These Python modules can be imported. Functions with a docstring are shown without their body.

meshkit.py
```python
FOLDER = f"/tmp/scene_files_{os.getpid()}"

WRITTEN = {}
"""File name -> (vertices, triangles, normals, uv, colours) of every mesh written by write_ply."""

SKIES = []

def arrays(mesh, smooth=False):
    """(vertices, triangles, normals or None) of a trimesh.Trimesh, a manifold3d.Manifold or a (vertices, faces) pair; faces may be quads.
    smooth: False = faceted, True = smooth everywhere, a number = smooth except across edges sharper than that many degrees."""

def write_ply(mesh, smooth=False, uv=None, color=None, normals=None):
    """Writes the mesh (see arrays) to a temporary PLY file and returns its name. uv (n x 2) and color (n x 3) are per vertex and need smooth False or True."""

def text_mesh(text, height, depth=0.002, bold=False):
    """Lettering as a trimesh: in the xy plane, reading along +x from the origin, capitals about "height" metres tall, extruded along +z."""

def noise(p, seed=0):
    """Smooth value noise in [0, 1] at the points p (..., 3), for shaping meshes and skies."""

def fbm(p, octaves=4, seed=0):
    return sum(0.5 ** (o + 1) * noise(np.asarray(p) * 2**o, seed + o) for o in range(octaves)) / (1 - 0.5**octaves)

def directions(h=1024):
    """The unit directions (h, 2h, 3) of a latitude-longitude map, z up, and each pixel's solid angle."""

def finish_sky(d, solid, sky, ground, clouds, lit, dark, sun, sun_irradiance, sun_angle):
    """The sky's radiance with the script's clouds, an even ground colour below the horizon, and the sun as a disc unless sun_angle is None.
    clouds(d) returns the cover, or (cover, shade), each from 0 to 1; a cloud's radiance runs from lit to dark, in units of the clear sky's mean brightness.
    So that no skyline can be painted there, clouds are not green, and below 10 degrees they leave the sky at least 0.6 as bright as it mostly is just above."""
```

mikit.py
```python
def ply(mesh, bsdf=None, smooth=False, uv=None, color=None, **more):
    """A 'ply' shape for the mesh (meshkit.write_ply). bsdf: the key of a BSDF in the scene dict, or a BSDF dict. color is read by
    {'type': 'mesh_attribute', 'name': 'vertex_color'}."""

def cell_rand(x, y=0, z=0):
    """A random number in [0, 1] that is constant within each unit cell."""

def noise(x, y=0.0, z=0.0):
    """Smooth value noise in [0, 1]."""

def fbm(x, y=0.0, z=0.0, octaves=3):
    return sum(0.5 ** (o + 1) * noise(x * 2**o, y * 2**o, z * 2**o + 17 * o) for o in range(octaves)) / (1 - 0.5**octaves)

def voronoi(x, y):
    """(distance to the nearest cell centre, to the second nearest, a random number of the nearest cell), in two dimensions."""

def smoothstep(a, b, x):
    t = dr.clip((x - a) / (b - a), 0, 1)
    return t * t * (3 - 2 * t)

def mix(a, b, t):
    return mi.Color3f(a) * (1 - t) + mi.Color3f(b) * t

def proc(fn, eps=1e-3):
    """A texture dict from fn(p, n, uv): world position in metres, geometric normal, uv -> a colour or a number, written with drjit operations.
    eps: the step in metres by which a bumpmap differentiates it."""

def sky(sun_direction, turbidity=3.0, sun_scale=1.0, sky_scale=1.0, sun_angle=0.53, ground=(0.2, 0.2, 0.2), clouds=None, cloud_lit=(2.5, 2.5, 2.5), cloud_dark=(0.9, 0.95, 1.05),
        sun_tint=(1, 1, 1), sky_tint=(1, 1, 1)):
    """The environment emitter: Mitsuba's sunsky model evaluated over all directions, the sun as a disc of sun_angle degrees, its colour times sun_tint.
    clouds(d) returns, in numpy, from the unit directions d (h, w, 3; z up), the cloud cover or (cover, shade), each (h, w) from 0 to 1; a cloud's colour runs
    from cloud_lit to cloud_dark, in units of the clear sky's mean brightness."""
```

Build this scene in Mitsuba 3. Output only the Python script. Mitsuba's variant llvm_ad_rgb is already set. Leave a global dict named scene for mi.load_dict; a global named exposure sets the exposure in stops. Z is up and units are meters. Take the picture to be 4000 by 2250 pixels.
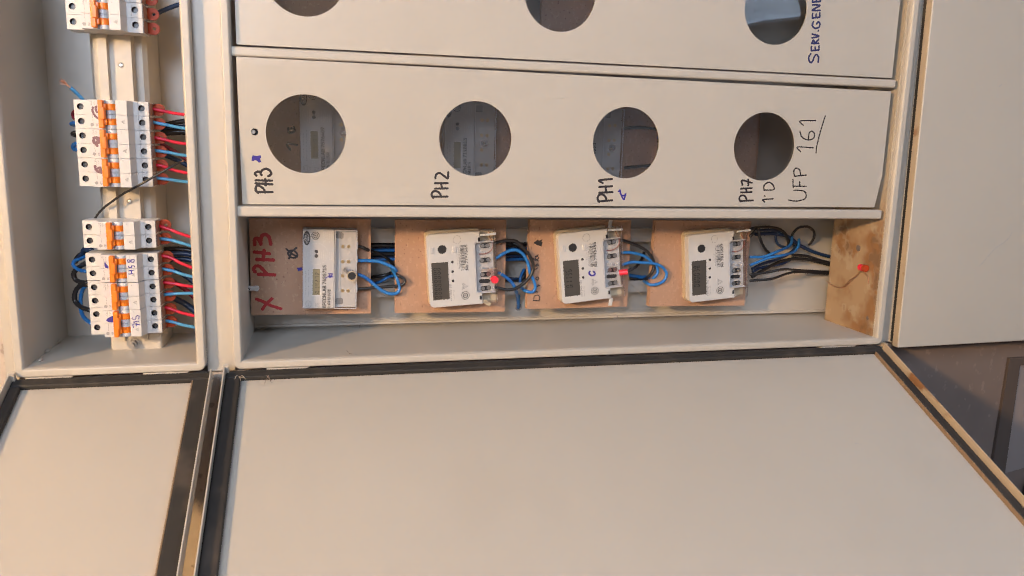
"""Meter cabinet seen on its side: breaker enclosure, meter enclosure with its window panels, lower enclosure, open doors.
Everything is laid out in millimetres in a panel frame (u = down the real wall, w = to the right along it, d = out of the wall)
and placed in the world (z up, metres) by the matrix A."""
import math, random
import numpy as np
import trimesh, shapely
import shapely.geometry as sg
import manifold3d as mf
import drjit as dr
import mitsuba as mi
import mikit, meshkit
from mikit import noise, fbm, smoothstep, mix

T = mi.ScalarTransform4f
A = np.array([[0, 1, 0, 0], [0, 0, -1, 0], [-1, 0, 0, 1400.0], [0, 0, 0, 1000.0]]) / 1000.0   # (u, w, d) mm -> world m
scene, labels = {}, {}
rng = np.random.default_rng(7)


def world(u, w, d):
    return [w / 1000, -d / 1000, 1.4 - u / 1000]


# ------------------------------------------------------------------ camera, light, exposure
CAMPOS = np.array([-254.9, 196.1, 1064.6])
CAMX, CAMY = np.array([0.97322, 0.02413, 0.22860]), np.array([0.01721, 0.98404, -0.17714])          # right and up of the picture, in panel axes
CAMZ = np.array([0.22922, -0.17633, -0.95727])
scene['camera'] = {'type': 'perspective', 'fov': 66.510, 'fov_axis': 'x', 'near_clip': 0.02, 'far_clip': 50.0,
                   'to_world': T().look_at(origin=world(*CAMPOS), target=world(*(CAMPOS + 1000 * CAMZ)), up=[CAMY[1], -CAMY[2], -CAMY[0]])}
exposure = 1.16
LAMP = np.array([-2360.0, 703.0, 1900.0])                # warm ceiling lamp up to the left of the picture
LAMP_R, LAMP_RAD = 100.0, (455.0, 291.0, 138.0)
WIN_RAD = (7.3, 8.7, 10.9)                                # cool daylight from a window high behind the photographer
DAY_RAD = (1.12, 1.45, 1.9)      # daylight falling through the doorway
scene['room_light'] = {'type': 'constant', 'radiance': {'type': 'rgb', 'value': [0.018, 0.020, 0.025]}, 'sampling_weight': 0.7}


# ------------------------------------------------------------------ helpers
def key_for(name):
    if name not in scene and name not in labels:
        return name
    k = 1
    while f'{name}_{k:03d}' in scene or f'{name}_{k:03d}' in labels:
        k += 1
    return f'{name}_{k:03d}'


def mat4(x=0, y=0, z=0, rot=0.0, scale=1.0):
    c, s = math.cos(math.radians(rot)) * scale, math.sin(math.radians(rot)) * scale
    return np.array([[c, -s, 0, x], [s, c, 0, y], [0, 0, scale, z], [0, 0, 0, 1.0]])


def obj(name, mesh, bsdf, parent=None, L=None, smooth=False, label=None, **more):
    """One mesh entry; name is completed with the parent's key; L places its own millimetre frame in the panel frame."""
    k = key_for((parent + '__' if parent else '') + name)
    M = A @ (np.eye(4) if L is None else L)
    shape = dict(mesh) if isinstance(mesh, dict) else mikit.ply(mesh, bsdf, smooth)
    scene[k] = {**shape, **more, 'to_world': T(M.tolist())}
    if isinstance(mesh, dict) and bsdf:
        scene[k]['bsdf'] = {'type': 'ref', 'id': bsdf}
    if label:
        labels[k] = {'label': label}
    return k


def thing(name, label, cat, group=None, kind=None):
    k = key_for(name)
    tag(k, label, cat, group, kind)
    return k


def tag(k, label=None, cat=None, group=None, kind=None):
    labels[k] = {a: b for a, b in (('label', label), ('category', cat), ('group', group), ('kind', kind)) if b}
    return k


def cat(*ms):
    return trimesh.util.concatenate([m for m in ms if m is not None])


def tm(man):
    m = man.to_mesh()
    return trimesh.Trimesh(m.vert_properties[:, :3], m.tri_verts, process=False)


def box(u0, u1, w0, w1, d0, d1):
    m = trimesh.creation.box((abs(u1 - u0), abs(w1 - w0), abs(d1 - d0)))
    m.apply_translation(((u0 + u1) / 2, (w0 + w1) / 2, (d0 + d1) / 2))
    return m


def rbox(u0, u1, w0, w1, d0, d1, r=1.0, seg=8):
    """Box with rounded edges: the hull of eight small spheres."""
    s = mf.Manifold.sphere(r, seg)
    return tm(mf.Manifold.batch_hull([s.translate((x, y, z)) for x in (u0 + r, u1 - r) for y in (w0 + r, w1 - r) for z in (d0 + r, d1 - r)]))


def poly(pts):
    return sg.Polygon(pts)


def rrect(u0, u1, w0, w1, r, n=6):
    return sg.box(u0 + r, w0 + r, u1 - r, w1 - r).buffer(r, quad_segs=n) if r > 0 else sg.box(u0, w0, u1, w1)


def disc(x, y, r, n=16):
    return sg.Point(x, y).buffer(r, quad_segs=n)


def ext(shape, d0, d1):
    gs = [g for g in getattr(shape, 'geoms', [shape]) if g.area > 1e-6]
    ms = []
    for g in gs:
        m = trimesh.creation.extrude_polygon(g, d1 - d0, engine='earcut')
        m.apply_translation((0, 0, d0))
        ms.append(m)
    return cat(*ms)


def loft(loops, close=True):
    """Surface through closed loops with equal numbers of points."""
    n = len(loops[0])
    v = np.vstack(loops)
    f = []
    for a in range(len(loops) - 1):
        for i in range(n):
            j = (i + 1) % n
            p, q, r, s = a * n + i, a * n + j, (a + 1) * n + j, (a + 1) * n + i
            f += [[p, q, r], [p, r, s]]
    return trimesh.Trimesh(v, f, process=False)


def rloop(u0, u1, w0, w1, r, d, n=7):
    r = max(r, 0.05)
    pts = []
    for cx, cy, a0 in ((u1 - r, w1 - r, 0), (u0 + r, w1 - r, 90), (u0 + r, w0 + r, 180), (u1 - r, w0 + r, 270)):
        for i in range(n):
            a = math.radians(a0 + 90 * i / (n - 1))
            pts.append((cx + r * math.cos(a), cy + r * math.sin(a), d))
    return np.array(pts)


def frame(u0, u1, w0, w1, r, prof, n=7):
    """A rim: rounded rectangles inset by prof's first number at the depth of its second."""
    return loft([rloop(u0 + i, u1 - i, w0 + i, w1 - i, r - i * 0.75, d, n) for i, d in prof])


def spline(pts, step=2.5):
    p = np.array(pts, float)
    if len(p) == 2:
        return np.linspace(p[0], p[1], 8)
    p = np.vstack([2 * p[0] - p[1], p, 2 * p[-1] - p[-2]])
    out = []
    for i in range(1, len(p) - 2):
        n = max(2, int(np.linalg.norm(p[i + 1] - p[i]) / step))
        a, b, c, d = p[i - 1], p[i], p[i + 1], p[i + 2]
        for t in np.arange(n) / n:
            out.append(0.5 * (2 * b + (c - a) * t + (2 * a - 5 * b + 4 * c - d) * t * t + (3 * b - a - 3 * c + d) * t ** 3))
    return np.array(out + [p[-2]])


def tube(pts, r, sides=10, step=2.5, smooth=True):
    q = spline(pts, step) if smooth else np.array(pts, float)
    t = np.gradient(q, axis=0)
    t /= np.linalg.norm(t, axis=1, keepdims=True) + 1e-9
    a = np.cross(t[0], [0.3, 0.2, 0.93])
    loops = []
    for i in range(len(q)):
        a = a - t[i] * (a @ t[i])
        a /= np.linalg.norm(a) + 1e-9
        b = np.cross(t[i], a)
        ang = np.arange(sides) * 2 * np.pi / sides
        rr = r if np.isscalar(r) else np.interp(i / (len(q) - 1), np.linspace(0, 1, len(r)), r)
        loops.append(q[i] + rr * (np.cos(ang)[:, None] * a + np.sin(ang)[:, None] * b))
    m = loft(loops)
    n = len(m.vertices)
    v = np.vstack([m.vertices, q[0], q[-1]])
    caps = [[n, (i + 1) % sides, i] for i in range(sides)] + [[n + 1, n - sides + i, n - sides + (i + 1) % sides] for i in range(sides)]
    return trimesh.Trimesh(v, np.vstack([m.faces, caps]), process=False)


def cyl(x, y, r, d0, d1, n=20):
    return ext(disc(x, y, r, max(3, n // 4)), d0, d1)


def xcyl(p, q, r, n=16):
    return tube([p, q], r, n, smooth=False)


def ink(strokes, width, d0=0.0, d1=0.25, sm=True):
    """Pen strokes (polylines of (x, y)) as a thin raised layer."""
    gs = []
    for s in strokes:
        p = np.array([(a[0], a[1], 0) for a in s], float)
        if sm and len(p) > 2:
            p = spline(p, 1.0)
        gs.append(sg.LineString(p[:, :2]).buffer(width / 2, quad_segs=3))
    return ext(shapely.union_all(gs).simplify(0.05), d0, d1)


def txt(s, x, y, length, h, d, bold=False, depth=0.15):
    """Lettering that reads along +w (up the picture), starting at (x, y); x is the baseline; length and capital height in mm."""
    m = meshkit.text_mesh(s, h, depth, bold)
    b = m.bounds
    m.apply_translation((-b[0][0], 0, -b[0][2]))
    m.apply_scale((length / max(b[1][0] - b[0][0], 1e-6), 1, 1))
    if bold:                                                  # heavier strokes
        top = m.triangles[m.face_normals[:, 2] > 0.9][:, :, :2]
        m = ext(shapely.union_all([sg.Polygon(t) for t in top]).buffer(0.035 * h, quad_segs=2).simplify(0.02 * h), 0, depth)
    m.apply_transform(np.array([[0, -1, 0, x], [1, 0, 0, y], [0, 0, 1, d], [0, 0, 0, 1.0]]))
    return m


SEG = {'0': 'abcdef', '1': 'bc', '2': 'abged', '3': 'abgcd', '4': 'fgbc', '5': 'afgcd', '6': 'afgedc', '7': 'abc', '8': 'abcdefg', '9': 'abcfgd', 'E': 'afged'}


def lcd(s, x, y, pitch, h, d, wd=0.62, t=0.11):
    """Seven-segment digits reading along +w; x is the digits' foot, they rise towards -u."""
    gs, W, t = [], pitch * wd, h * t
    for i, c in enumerate(s):
        def seg(x0, y0, x1, y1):
            gs.append(sg.box(min(x - y0, x - y1), y + i * pitch + min(x0, x1), max(x - y0, x - y1), y + i * pitch + max(x0, x1)))
        for a in SEG.get(c, ''):
            if a == 'a': seg(t, h - t, W - t, h)
            if a == 'g': seg(t, h / 2 - t / 2, W - t, h / 2 + t / 2)
            if a == 'd': seg(t, 0, W - t, t)
            if a == 'f': seg(0, h / 2 + t * .6, t, h - t * .6)
            if a == 'b': seg(W - t, h / 2 + t * .6, W, h - t * .6)
            if a == 'e': seg(0, t * .6, t, h / 2 - t * .6)
            if a == 'c': seg(W - t, t * .6, W, h / 2 - t * .6)
    return ext(shapely.MultiPolygon(gs), d, d + 0.1)


def barcode(x0, x1, y0, y1, d, seed, n=34):
    r = np.random.default_rng(seed)
    ws = r.choice([1, 1, 2, 3], n)
    ys = y0 + np.cumsum(np.r_[0, ws]) / ws.sum() * (y1 - y0)
    return cat(*[box(x0, x1, ys[i], ys[i + 1], d, d + 0.12) for i in range(0, n, 2)])


# ------------------------------------------------------------------ materials
def lum(c):
    return {'type': 'rgb', 'value': [float(x) for x in c]}


def princ(name, color, rough=0.5, spec=0.5, metallic=0.0, **kw):
    scene[name] = {'type': 'twosided', 'bsdf': {'type': 'principled', 'base_color': color if isinstance(color, dict) else lum(color),
                                                'roughness': rough, 'specular': spec, 'metallic': metallic, **kw}}


PAINT = (0.422, 0.386, 0.336)


def paint_fn(p, n, uv):
    s = fbm(p.x * 5 + 3, p.y * 5, p.z * 5, 3)
    g = smoothstep(0.60, 0.85, fbm(p.x * 9, p.y * 9 + 5, p.z * 9, 2))
    return mix(mix(PAINT, (0.405, 0.367, 0.317), s), (0.37, 0.33, 0.28), g * 0.2)


def rusty_fn(p, n, uv):
    a = fbm(p.x * 22, p.y * 22, p.z * 22 + 4, 4)
    b = fbm(p.x * 55 + 9, p.y * 55, p.z * 55, 3)
    low = 1 - smoothstep(0.10, 0.19, p.x + 0.05 * a)                   # the stains lie in the open part of the cabinet
    c = mix((0.40, 0.335, 0.255), (0.35, 0.24, 0.145), low)
    c = mix(c, (0.25, 0.13, 0.058), smoothstep(0.40, 0.60, a) * low)
    c = mix(c, (0.42, 0.33, 0.23), smoothstep(0.56, 0.72, b) * 0.55 * low)
    return mix(c, (0.15, 0.075, 0.035), smoothstep(0.57, 0.68, a * 0.55 + b * 0.45) * 0.75 * low)


def edge_rust_fn(p, n, uv):
    a = fbm(p.x * 30, p.y * 30, p.z * 30 + 2, 4)
    b = fbm(p.x * 7 + 3, p.y * 7, p.z * 7, 2)
    c = mix((0.40, 0.335, 0.26), (0.37, 0.28, 0.18), b)
    return mix(c, (0.22, 0.11, 0.05), smoothstep(0.60, 0.70, a * 0.65 + b * 0.35))


def mdf_fn(p, n, uv):
    f = noise(p.x * 900, p.y * 900, p.z * 900)
    g = fbm(p.x * 210, p.y * 210, p.z * 210, 3)
    h = fbm(p.x * 14, p.y * 14, p.z * 14, 2)
    c = mix((0.34, 0.200, 0.132), (0.395, 0.238, 0.160), h)
    c = mix(c, (0.48, 0.31, 0.215), smoothstep(0.55, 0.78, g) * 0.5)
    k = noise(p.x * 330 + 7, p.y * 330, p.z * 330)
    c = mix(c, (0.16, 0.085, 0.055), smoothstep(0.80, 0.92, k) * 0.6)
    return mix(c, (0.20, 0.115, 0.075), smoothstep(0.68, 0.9, f * 0.6 + g * 0.45) * 0.7)


def wall_fn(p, n, uv):
    a = fbm(p.x * 11, p.y * 11, p.z * 11, 4)
    b = fbm(p.x * 90, p.y * 90, p.z * 90, 3)
    c = mix((0.44, 0.37, 0.31), (0.52, 0.44, 0.37), a)
    c = dr.select(p.z < 0.77, mix((0.140, 0.104, 0.088), (0.18, 0.137, 0.118), a), c)      # the lower wall is painted dark
    return mix(c, (0.22, 0.17, 0.145), smoothstep(0.66, 0.80, b) * 0.7)


def gasket_fn(p, n, uv):
    a = fbm(p.x * 18, p.y * 18, p.z * 18, 4)
    return mix((0.024, 0.022, 0.021), (0.060, 0.048, 0.040), smoothstep(0.52, 0.82, a))


princ('paint', mikit.proc(paint_fn), 0.40, 0.5)
princ('rusty_paint', mikit.proc(rusty_fn), 0.75, 0.25)
princ('edge_rust', mikit.proc(edge_rust_fn), 0.6, 0.3)
princ('mdf', mikit.proc(mdf_fn), 0.85, 0.2)
princ('plaster', mikit.proc(wall_fn), 0.9, 0.15)
princ('curtain_cloth', (0.30, 0.36, 0.42), 0.9, 0.1)
princ('back_plaster', (0.50, 0.53, 0.56), 0.9, 0.1)
princ('gasket_dirt', (0.20, 0.135, 0.085), 0.8, 0.2)
princ('gasket', mikit.proc(gasket_fn), 0.65, 0.35)
princ('white_plastic', (0.49, 0.48, 0.475), 0.42, 0.45)
princ('barrel_white', (0.53, 0.54, 0.56), 0.30, 0.5)
princ('orange_plastic', (0.72, 0.17, 0.011), 0.35, 0.5)
princ('clip_plastic', (0.36, 0.046, 0.012), 0.5, 0.3)
princ('brown_plastic', (0.20, 0.145, 0.125), 0.35, 0.5)
princ('hole_black', (0.014, 0.013, 0.016), 0.5, 0.3)
princ('steel', (0.55, 0.53, 0.50), 0.32, 0.5, 1.0)
princ('dark_screw', (0.05, 0.047, 0.05), 0.35, 0.5)
princ('dull_steel', (0.33, 0.31, 0.29), 0.42, 0.5, 1.0)
princ('brass', (0.62, 0.47, 0.25), 0.35, 0.5, 1.0)
princ('copper', (0.60, 0.27, 0.16), 0.35, 0.5, 1.0)
princ('red_wire', (0.62, 0.022, 0.055), 0.32, 0.5)
princ('sky_wire', (0.075, 0.30, 0.56), 0.32, 0.5)
princ('blue_wire', (0.022, 0.155, 0.44), 0.32, 0.5)
princ('navy_wire', (0.013, 0.033, 0.085), 0.35, 0.5)
princ('black_wire', (0.018, 0.017, 0.018), 0.32, 0.5)
princ('dark_red_wire', (0.20, 0.015, 0.03), 0.35, 0.5)
princ('case_white', (0.485, 0.47, 0.455), 0.38, 0.45)
princ('case_cream', (0.44, 0.355, 0.24), 0.42, 0.45)
princ('case_dull', (0.41, 0.40, 0.40), 0.45, 0.4)
princ('case_grey', (0.50, 0.50, 0.51), 0.45, 0.4)
princ('terminal_grey', (0.46, 0.45, 0.44), 0.45, 0.4)
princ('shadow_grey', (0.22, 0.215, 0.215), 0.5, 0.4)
princ('lcd_dark', (0.062, 0.056, 0.050), 0.22, 0.5)
princ('lcd_dark_seg', (0.018, 0.017, 0.017), 0.3, 0.5)
princ('lcd_olive', (0.215, 0.19, 0.125), 0.22, 0.5)
princ('lcd_olive_seg', (0.055, 0.05, 0.038), 0.3, 0.5)
princ('print_black', (0.045, 0.042, 0.045), 0.6, 0.3)
princ('print_grey', (0.27, 0.265, 0.27), 0.6, 0.3)
princ('print_pale', (0.47, 0.46, 0.45), 0.6, 0.3)
princ('button_black', (0.022, 0.022, 0.024), 0.35, 0.5)
princ('ink_black', (0.022, 0.018, 0.020), 0.5, 0.35)
princ('ink_navy', (0.020, 0.022, 0.085), 0.5, 0.35)
princ('ink_blue', (0.035, 0.025, 0.21), 0.5, 0.35)
princ('ink_purple', (0.17, 0.10, 0.115), 0.6, 0.3)
princ('ink_pink', (0.66, 0.47, 0.47), 0.6, 0.3)
princ('ink_red', (0.33, 0.030, 0.030), 0.6, 0.3)
princ('seal_red', (0.72, 0.030, 0.055), 0.3, 0.5)
princ('thin_cord', (0.42, 0.36, 0.30), 0.5, 0.4)
princ('dark_red_cord', (0.23, 0.045, 0.035), 0.5, 0.4)
princ('grime', (0.16, 0.12, 0.10), 0.9, 0.1)
princ('hatch_frame', (0.082, 0.061, 0.051), 0.8, 0.2)
princ('hatch_cover', (0.22, 0.182, 0.17), 0.8, 0.2)
princ('pencil', (0.36, 0.345, 0.335), 0.7, 0.2)
princ('stain', (0.42, 0.375, 0.315), 0.6, 0.3)
scene['pane_glass'] = {'type': 'thindielectric', 'int_ior': 1.6, 'specular_transmittance': lum((0.62, 0.61, 0.61))}     # smoky panes
scene['pane_glass_blue'] = {'type': 'thindielectric', 'int_ior': 1.34, 'specular_transmittance': lum((0.62, 0.64, 0.66))}
scene['clear_plastic'] = {'type': 'thindielectric', 'int_ior': 1.35, 'specular_transmittance': lum((0.94, 0.93, 0.93))}
scene['seal_clear'] = {'type': 'thindielectric', 'int_ior': 1.35, 'specular_transmittance': lum((0.93, 0.82, 0.80))}

# ------------------------------------------------------------------ lights that belong to the room
lamp = trimesh.creation.icosphere(3, LAMP_R)
tag(obj('ceiling_lamp', lamp, 'white_plastic', L=mat4(*LAMP), smooth=True, emitter={'type': 'area', 'radiance': lum(LAMP_RAD), 'sampling_weight': 1.5}),
    'round warm ceiling lamp hanging above the cabinets', 'lamp')
win = trimesh.creation.box((720, 720, 20))
tag(obj('skylight_window', win, 'white_plastic', L=mat4(-980, 980, 2250), emitter={'type': 'area', 'radiance': lum(WIN_RAD), 'sampling_weight': 1.5}), 'pale daylight window high up behind the photographer', 'window')
day = trimesh.Trimesh([(0, 1000, 900), (1650, 1000, 900), (1650, 1000, 1880), (0, 1000, 1880)], [[0, 1, 2], [0, 2, 3]], process=False)
if day.face_normals[0][1] > 0:
    day.invert()
tag(obj('doorway', day, 'white_plastic', emitter={'type': 'area', 'radiance': lum(DAY_RAD), 'sampling_weight': 0.6}), 'bright open doorway to the right of the cabinets', 'doorway')

leaf = ext(poly([(1130, 1640), (1290, 1610), (1330, 1560), (1520, 1450), (1700, 1400), (1700, 1890), (1130, 1890)]), 0, 12)
leaf.apply_transform(np.array([[1, 0, 0, 0], [0, 0, 1, 975], [0, 1, 0, 0], [0, 0, 0, 1.0]]))
tag(obj('back_wall', box(-2500, 1700, -1200, 960, 2275, 2300), 'back_plaster'), kind='structure')
tag(obj('door_curtain', leaf, 'curtain_cloth'), 'dark cloth hanging in the lower part of the bright doorway', 'curtain')

# ------------------------------------------------------------------ the setting: the plastered wall
WALL_D = -12.0
wall = sg.box(-3000, -2500, 2600, 2500).difference(shapely.union_all([sg.box(-651, -109, 640, 660)]))
tag(obj('wall', ext(wall, WALL_D - 30, WALL_D), 'plaster'), kind='structure')

# ------------------------------------------------------------------ breaker enclosure
RIM = [(0, -4), (0, 9.6), (0.35, 10.9), (1.2, 11.7), (2.4, 12), (8.4, 12), (9.4, 11.6), (10.6, 9.9), (11.3, 7.6), (11.6, 5), (11.6, -16)]


def enclosure(name, label, u0, u1, w0, w1, back, d_back, right_rusty=False):
    t = thing(name, label, 'electrical enclosure')
    obj('rim', frame(u0, u1, w0, w1, 9, RIM), 'paint', t)
    i = 11.6
    a0, a1, b0, b1 = u0 + i, u1 - i, w0 + i, w1 - i
    obj('top_wall', box(a0 - 2, a0, b0 - 2, b1 + 2, d_back, -4), 'paint', t)          # the real top is the picture's left
    obj('bottom_wall', box(back, back + 2, b0 - 2, b1 + 2, d_back, -4.2), 'paint', t)
    obj('left_wall', box(a0, back, b0 - 2, b0, d_back, -4.1), 'paint', t)
    obj('right_wall', box(a0, back, b1, b1 + 2, d_back, -4.1), 'paint', t)
    obj('back_panel', box(a0 - 2, back + 2, b0 - 2, b1 + 2, d_back - 2, d_back), 'paint', t)
    return t


be = enclosure('breaker_enclosure', 'cream metal enclosure full of circuit breakers at the left of the photo', -637, -413, -101, 560, -424.6, -160)
obj('front_flange', box(-652, -637.2, -108, 560, -9, -4), 'paint', be)
# mounting rail that carries the breakers
rl = [(-552, -157), (-551, -90), (-547, -84), (-538, -82), (-536, -66), (-526, -66), (-525, -74), (-515, -74), (-514.5, -69.5), (-505.5, -69.5), (-505, -66), (-497, -66), (-496, -82), (-487, -82), (-482, -88), (-481, -157)]
rail = ext(poly([(d, u) for u, d in rl]), -76, 540)          # profile in (d, u), pushed along w
rail.apply_transform(np.array([[0, 1, 0, 0], [0, 0, 1, 0], [1, 0, 0, 0], [0, 0, 0, 1.0]]))
rk = obj('mounting_rail', rail, 'paint', be)
for (u, w) in ((-510.5, 289.5), (-510.2, 114.0)):
    hd = trimesh.creation.icosphere(2, 3.3)
    hd.apply_scale((1, 1, 0.5))
    hd.apply_translation((u, w, -69.6))
    slot = cat(box(u - 1.9, u + 1.9, w - 0.4, w + 0.4, -68.2, -67.6), box(u - 0.4, u + 0.4, w - 1.9, w + 1.9, -68.2, -67.62))
    obj('rail_screw', cat(hd, slot), 'steel', rk, smooth=40)
br = obj('rail_bracket', cat(rbox(-546, -480, -93, -62, -150, -70, 4), box(-534, -494, -95.5, -92.6, -90, -76)), 'paint', be, smooth=40)
obj('washer', cat(cyl(-516, -80.5, 9.2, -70, -68.4), cyl(-516, -80.5, 7.4, -68.4, -67)), 'dull_steel', br, smooth=40)
nut = ext(sg.Polygon([(-516.5 + 5.8 * math.cos(k * math.pi / 3), -81 + 5.8 * math.sin(k * math.pi / 3)) for k in range(6)]), -67, -62)
obj('bolt_nut', cat(nut, cyl(-516.8, -81.2, 3.2, -62, -57.5, 14)), 'dull_steel', br, smooth=30)
obj('bushing', cyl(-548, -76, 9, -158, -120), 'terminal_grey', be, smooth=40)
for (px, u, w, d) in ((0, -616, -88, -24), (1, -621, -87.5, -66), (2, -621.5, -87, -120)):
    m = trimesh.creation.icosphere(2, 2.2)
    m.apply_transform(np.diag([1, 1, 2.6, 1.0]))
    m.apply_translation((u - 2, w + 0.5, d))
    obj('weld_bead', m, 'paint', be, smooth=True)

# ------------------------------------------------------------------ meter enclosure
me = enclosure('meter_enclosure', 'long cream metal enclosure holding the electricity meters behind window panels', -378, 613, -101, 560, 650, -176)
obj('front_flange', box(-412.6, -378.2, -106, 560, -9, -4), 'paint', me)
obj('front_flange', box(613.2, 640, -101, 560, -9, -4.3), 'paint', me, label='shaded flange strip beside the closed cabinet door')
# the dirty side plate, cut from one sheet with a slightly ragged lower edge
sp = ext(poly([(-90.0, 2), (-96.5, -118), (-95, -122), (560, -122), (560, 2)]), 0, 2)
sp.apply_transform(np.array([[0, 0, 1, 599.5], [1, 0, 0, 0], [0, 1, 0, 0], [0, 0, 0, 1.0]]))
spk = obj('side_plate', sp, 'rusty_paint', me, label='rust stained side plate with brown blotches')
for (w, d, r) in ((47, -52, 5.0), (-62, -12, 3.2)):
    m = trimesh.creation.icosphere(2, r)
    v = m.vertices
    m.vertices = v * (0.75 + 0.5 * meshkit.noise(v * 0.9 + 5))[:, None] * np.array([0.22, 1, 1])
    m.apply_translation((599.2, w, d))
    obj('grime_patch', m, 'grime', spk)
for (w, d) in ((-93, -62), (-96, -112), (-92, -20)):
    m = trimesh.creation.icosphere(1, 2.0)
    m.apply_translation((598.5, w, d))
    obj('weld_bead', m, 'paint', me, smooth=True)
# mounting plate edge along the floor, with its two notches
ed = cat(box(-366, 225, -84.5, -81.5, -170, -163), box(228, 640, -84.5, -81.5, -170, -163))
obj('plate_edge', ed, 'paint', me)
obj('mounting_plate', box(-366, 640, -81.5, 540, -174, -167), 'paint', me)
for (w0, w1) in ((48.5, 70), (-36.5, -17), (262, 284), (168, 190), (476, 498), (382, 404)):
    obj('mounting_channel', cat(box(-364, 300, w0, w1, -141, -139), box(-364, 300, w1 - 2, w1 - .1, -166, -141.1), box(-364, 300, w0 + .1, w0 + 2, -166, -141.1)), 'paint', me)
gr = trimesh.creation.torus(4.6, 1.2, 20, 8)
gr.apply_translation((52, -63.5, -166.5))
obj('grommet', cat(gr, cyl(52, -63.5, 4.6, -167, -166.6)), 'shadow_grey', me, smooth=40)
for k, (w0, w1) in enumerate(((100.6, 114.4), (300.6, 312.4), (498, 510))):
    bar = ext(rrect(-9, 5.5, w0, w1, 2.6, 5), -373, 590.5)          # rounded section in (d, w), pushed along u
    bar.apply_transform(np.array([[0, 0, 1, 0], [0, 1, 0, 0], [1, 0, 0, 0], [0, 0, 0, 1.0]]))
    bar.invert() if bar.volume < 0 else None
    obj('crossbar', bar, 'paint', me)

# ------------------------------------------------------------------ hinges (leaf pairs under the rims)


def hinge(owner, ua, ub, uc):
    h = obj('hinge', rbox(ua, ub, -106.3, -101.4, -2, 10.5, 0.8), 'paint', owner, smooth=40)
    leaf = ext(poly([(ub + .4, -101.2), (uc + 6, -101.2), (uc + 2, -103.2), (uc - 2, -104.6), (ub + .4, -104.6)]), -3, 11.4)
    obj('leaf', leaf, 'paint', h)


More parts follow.
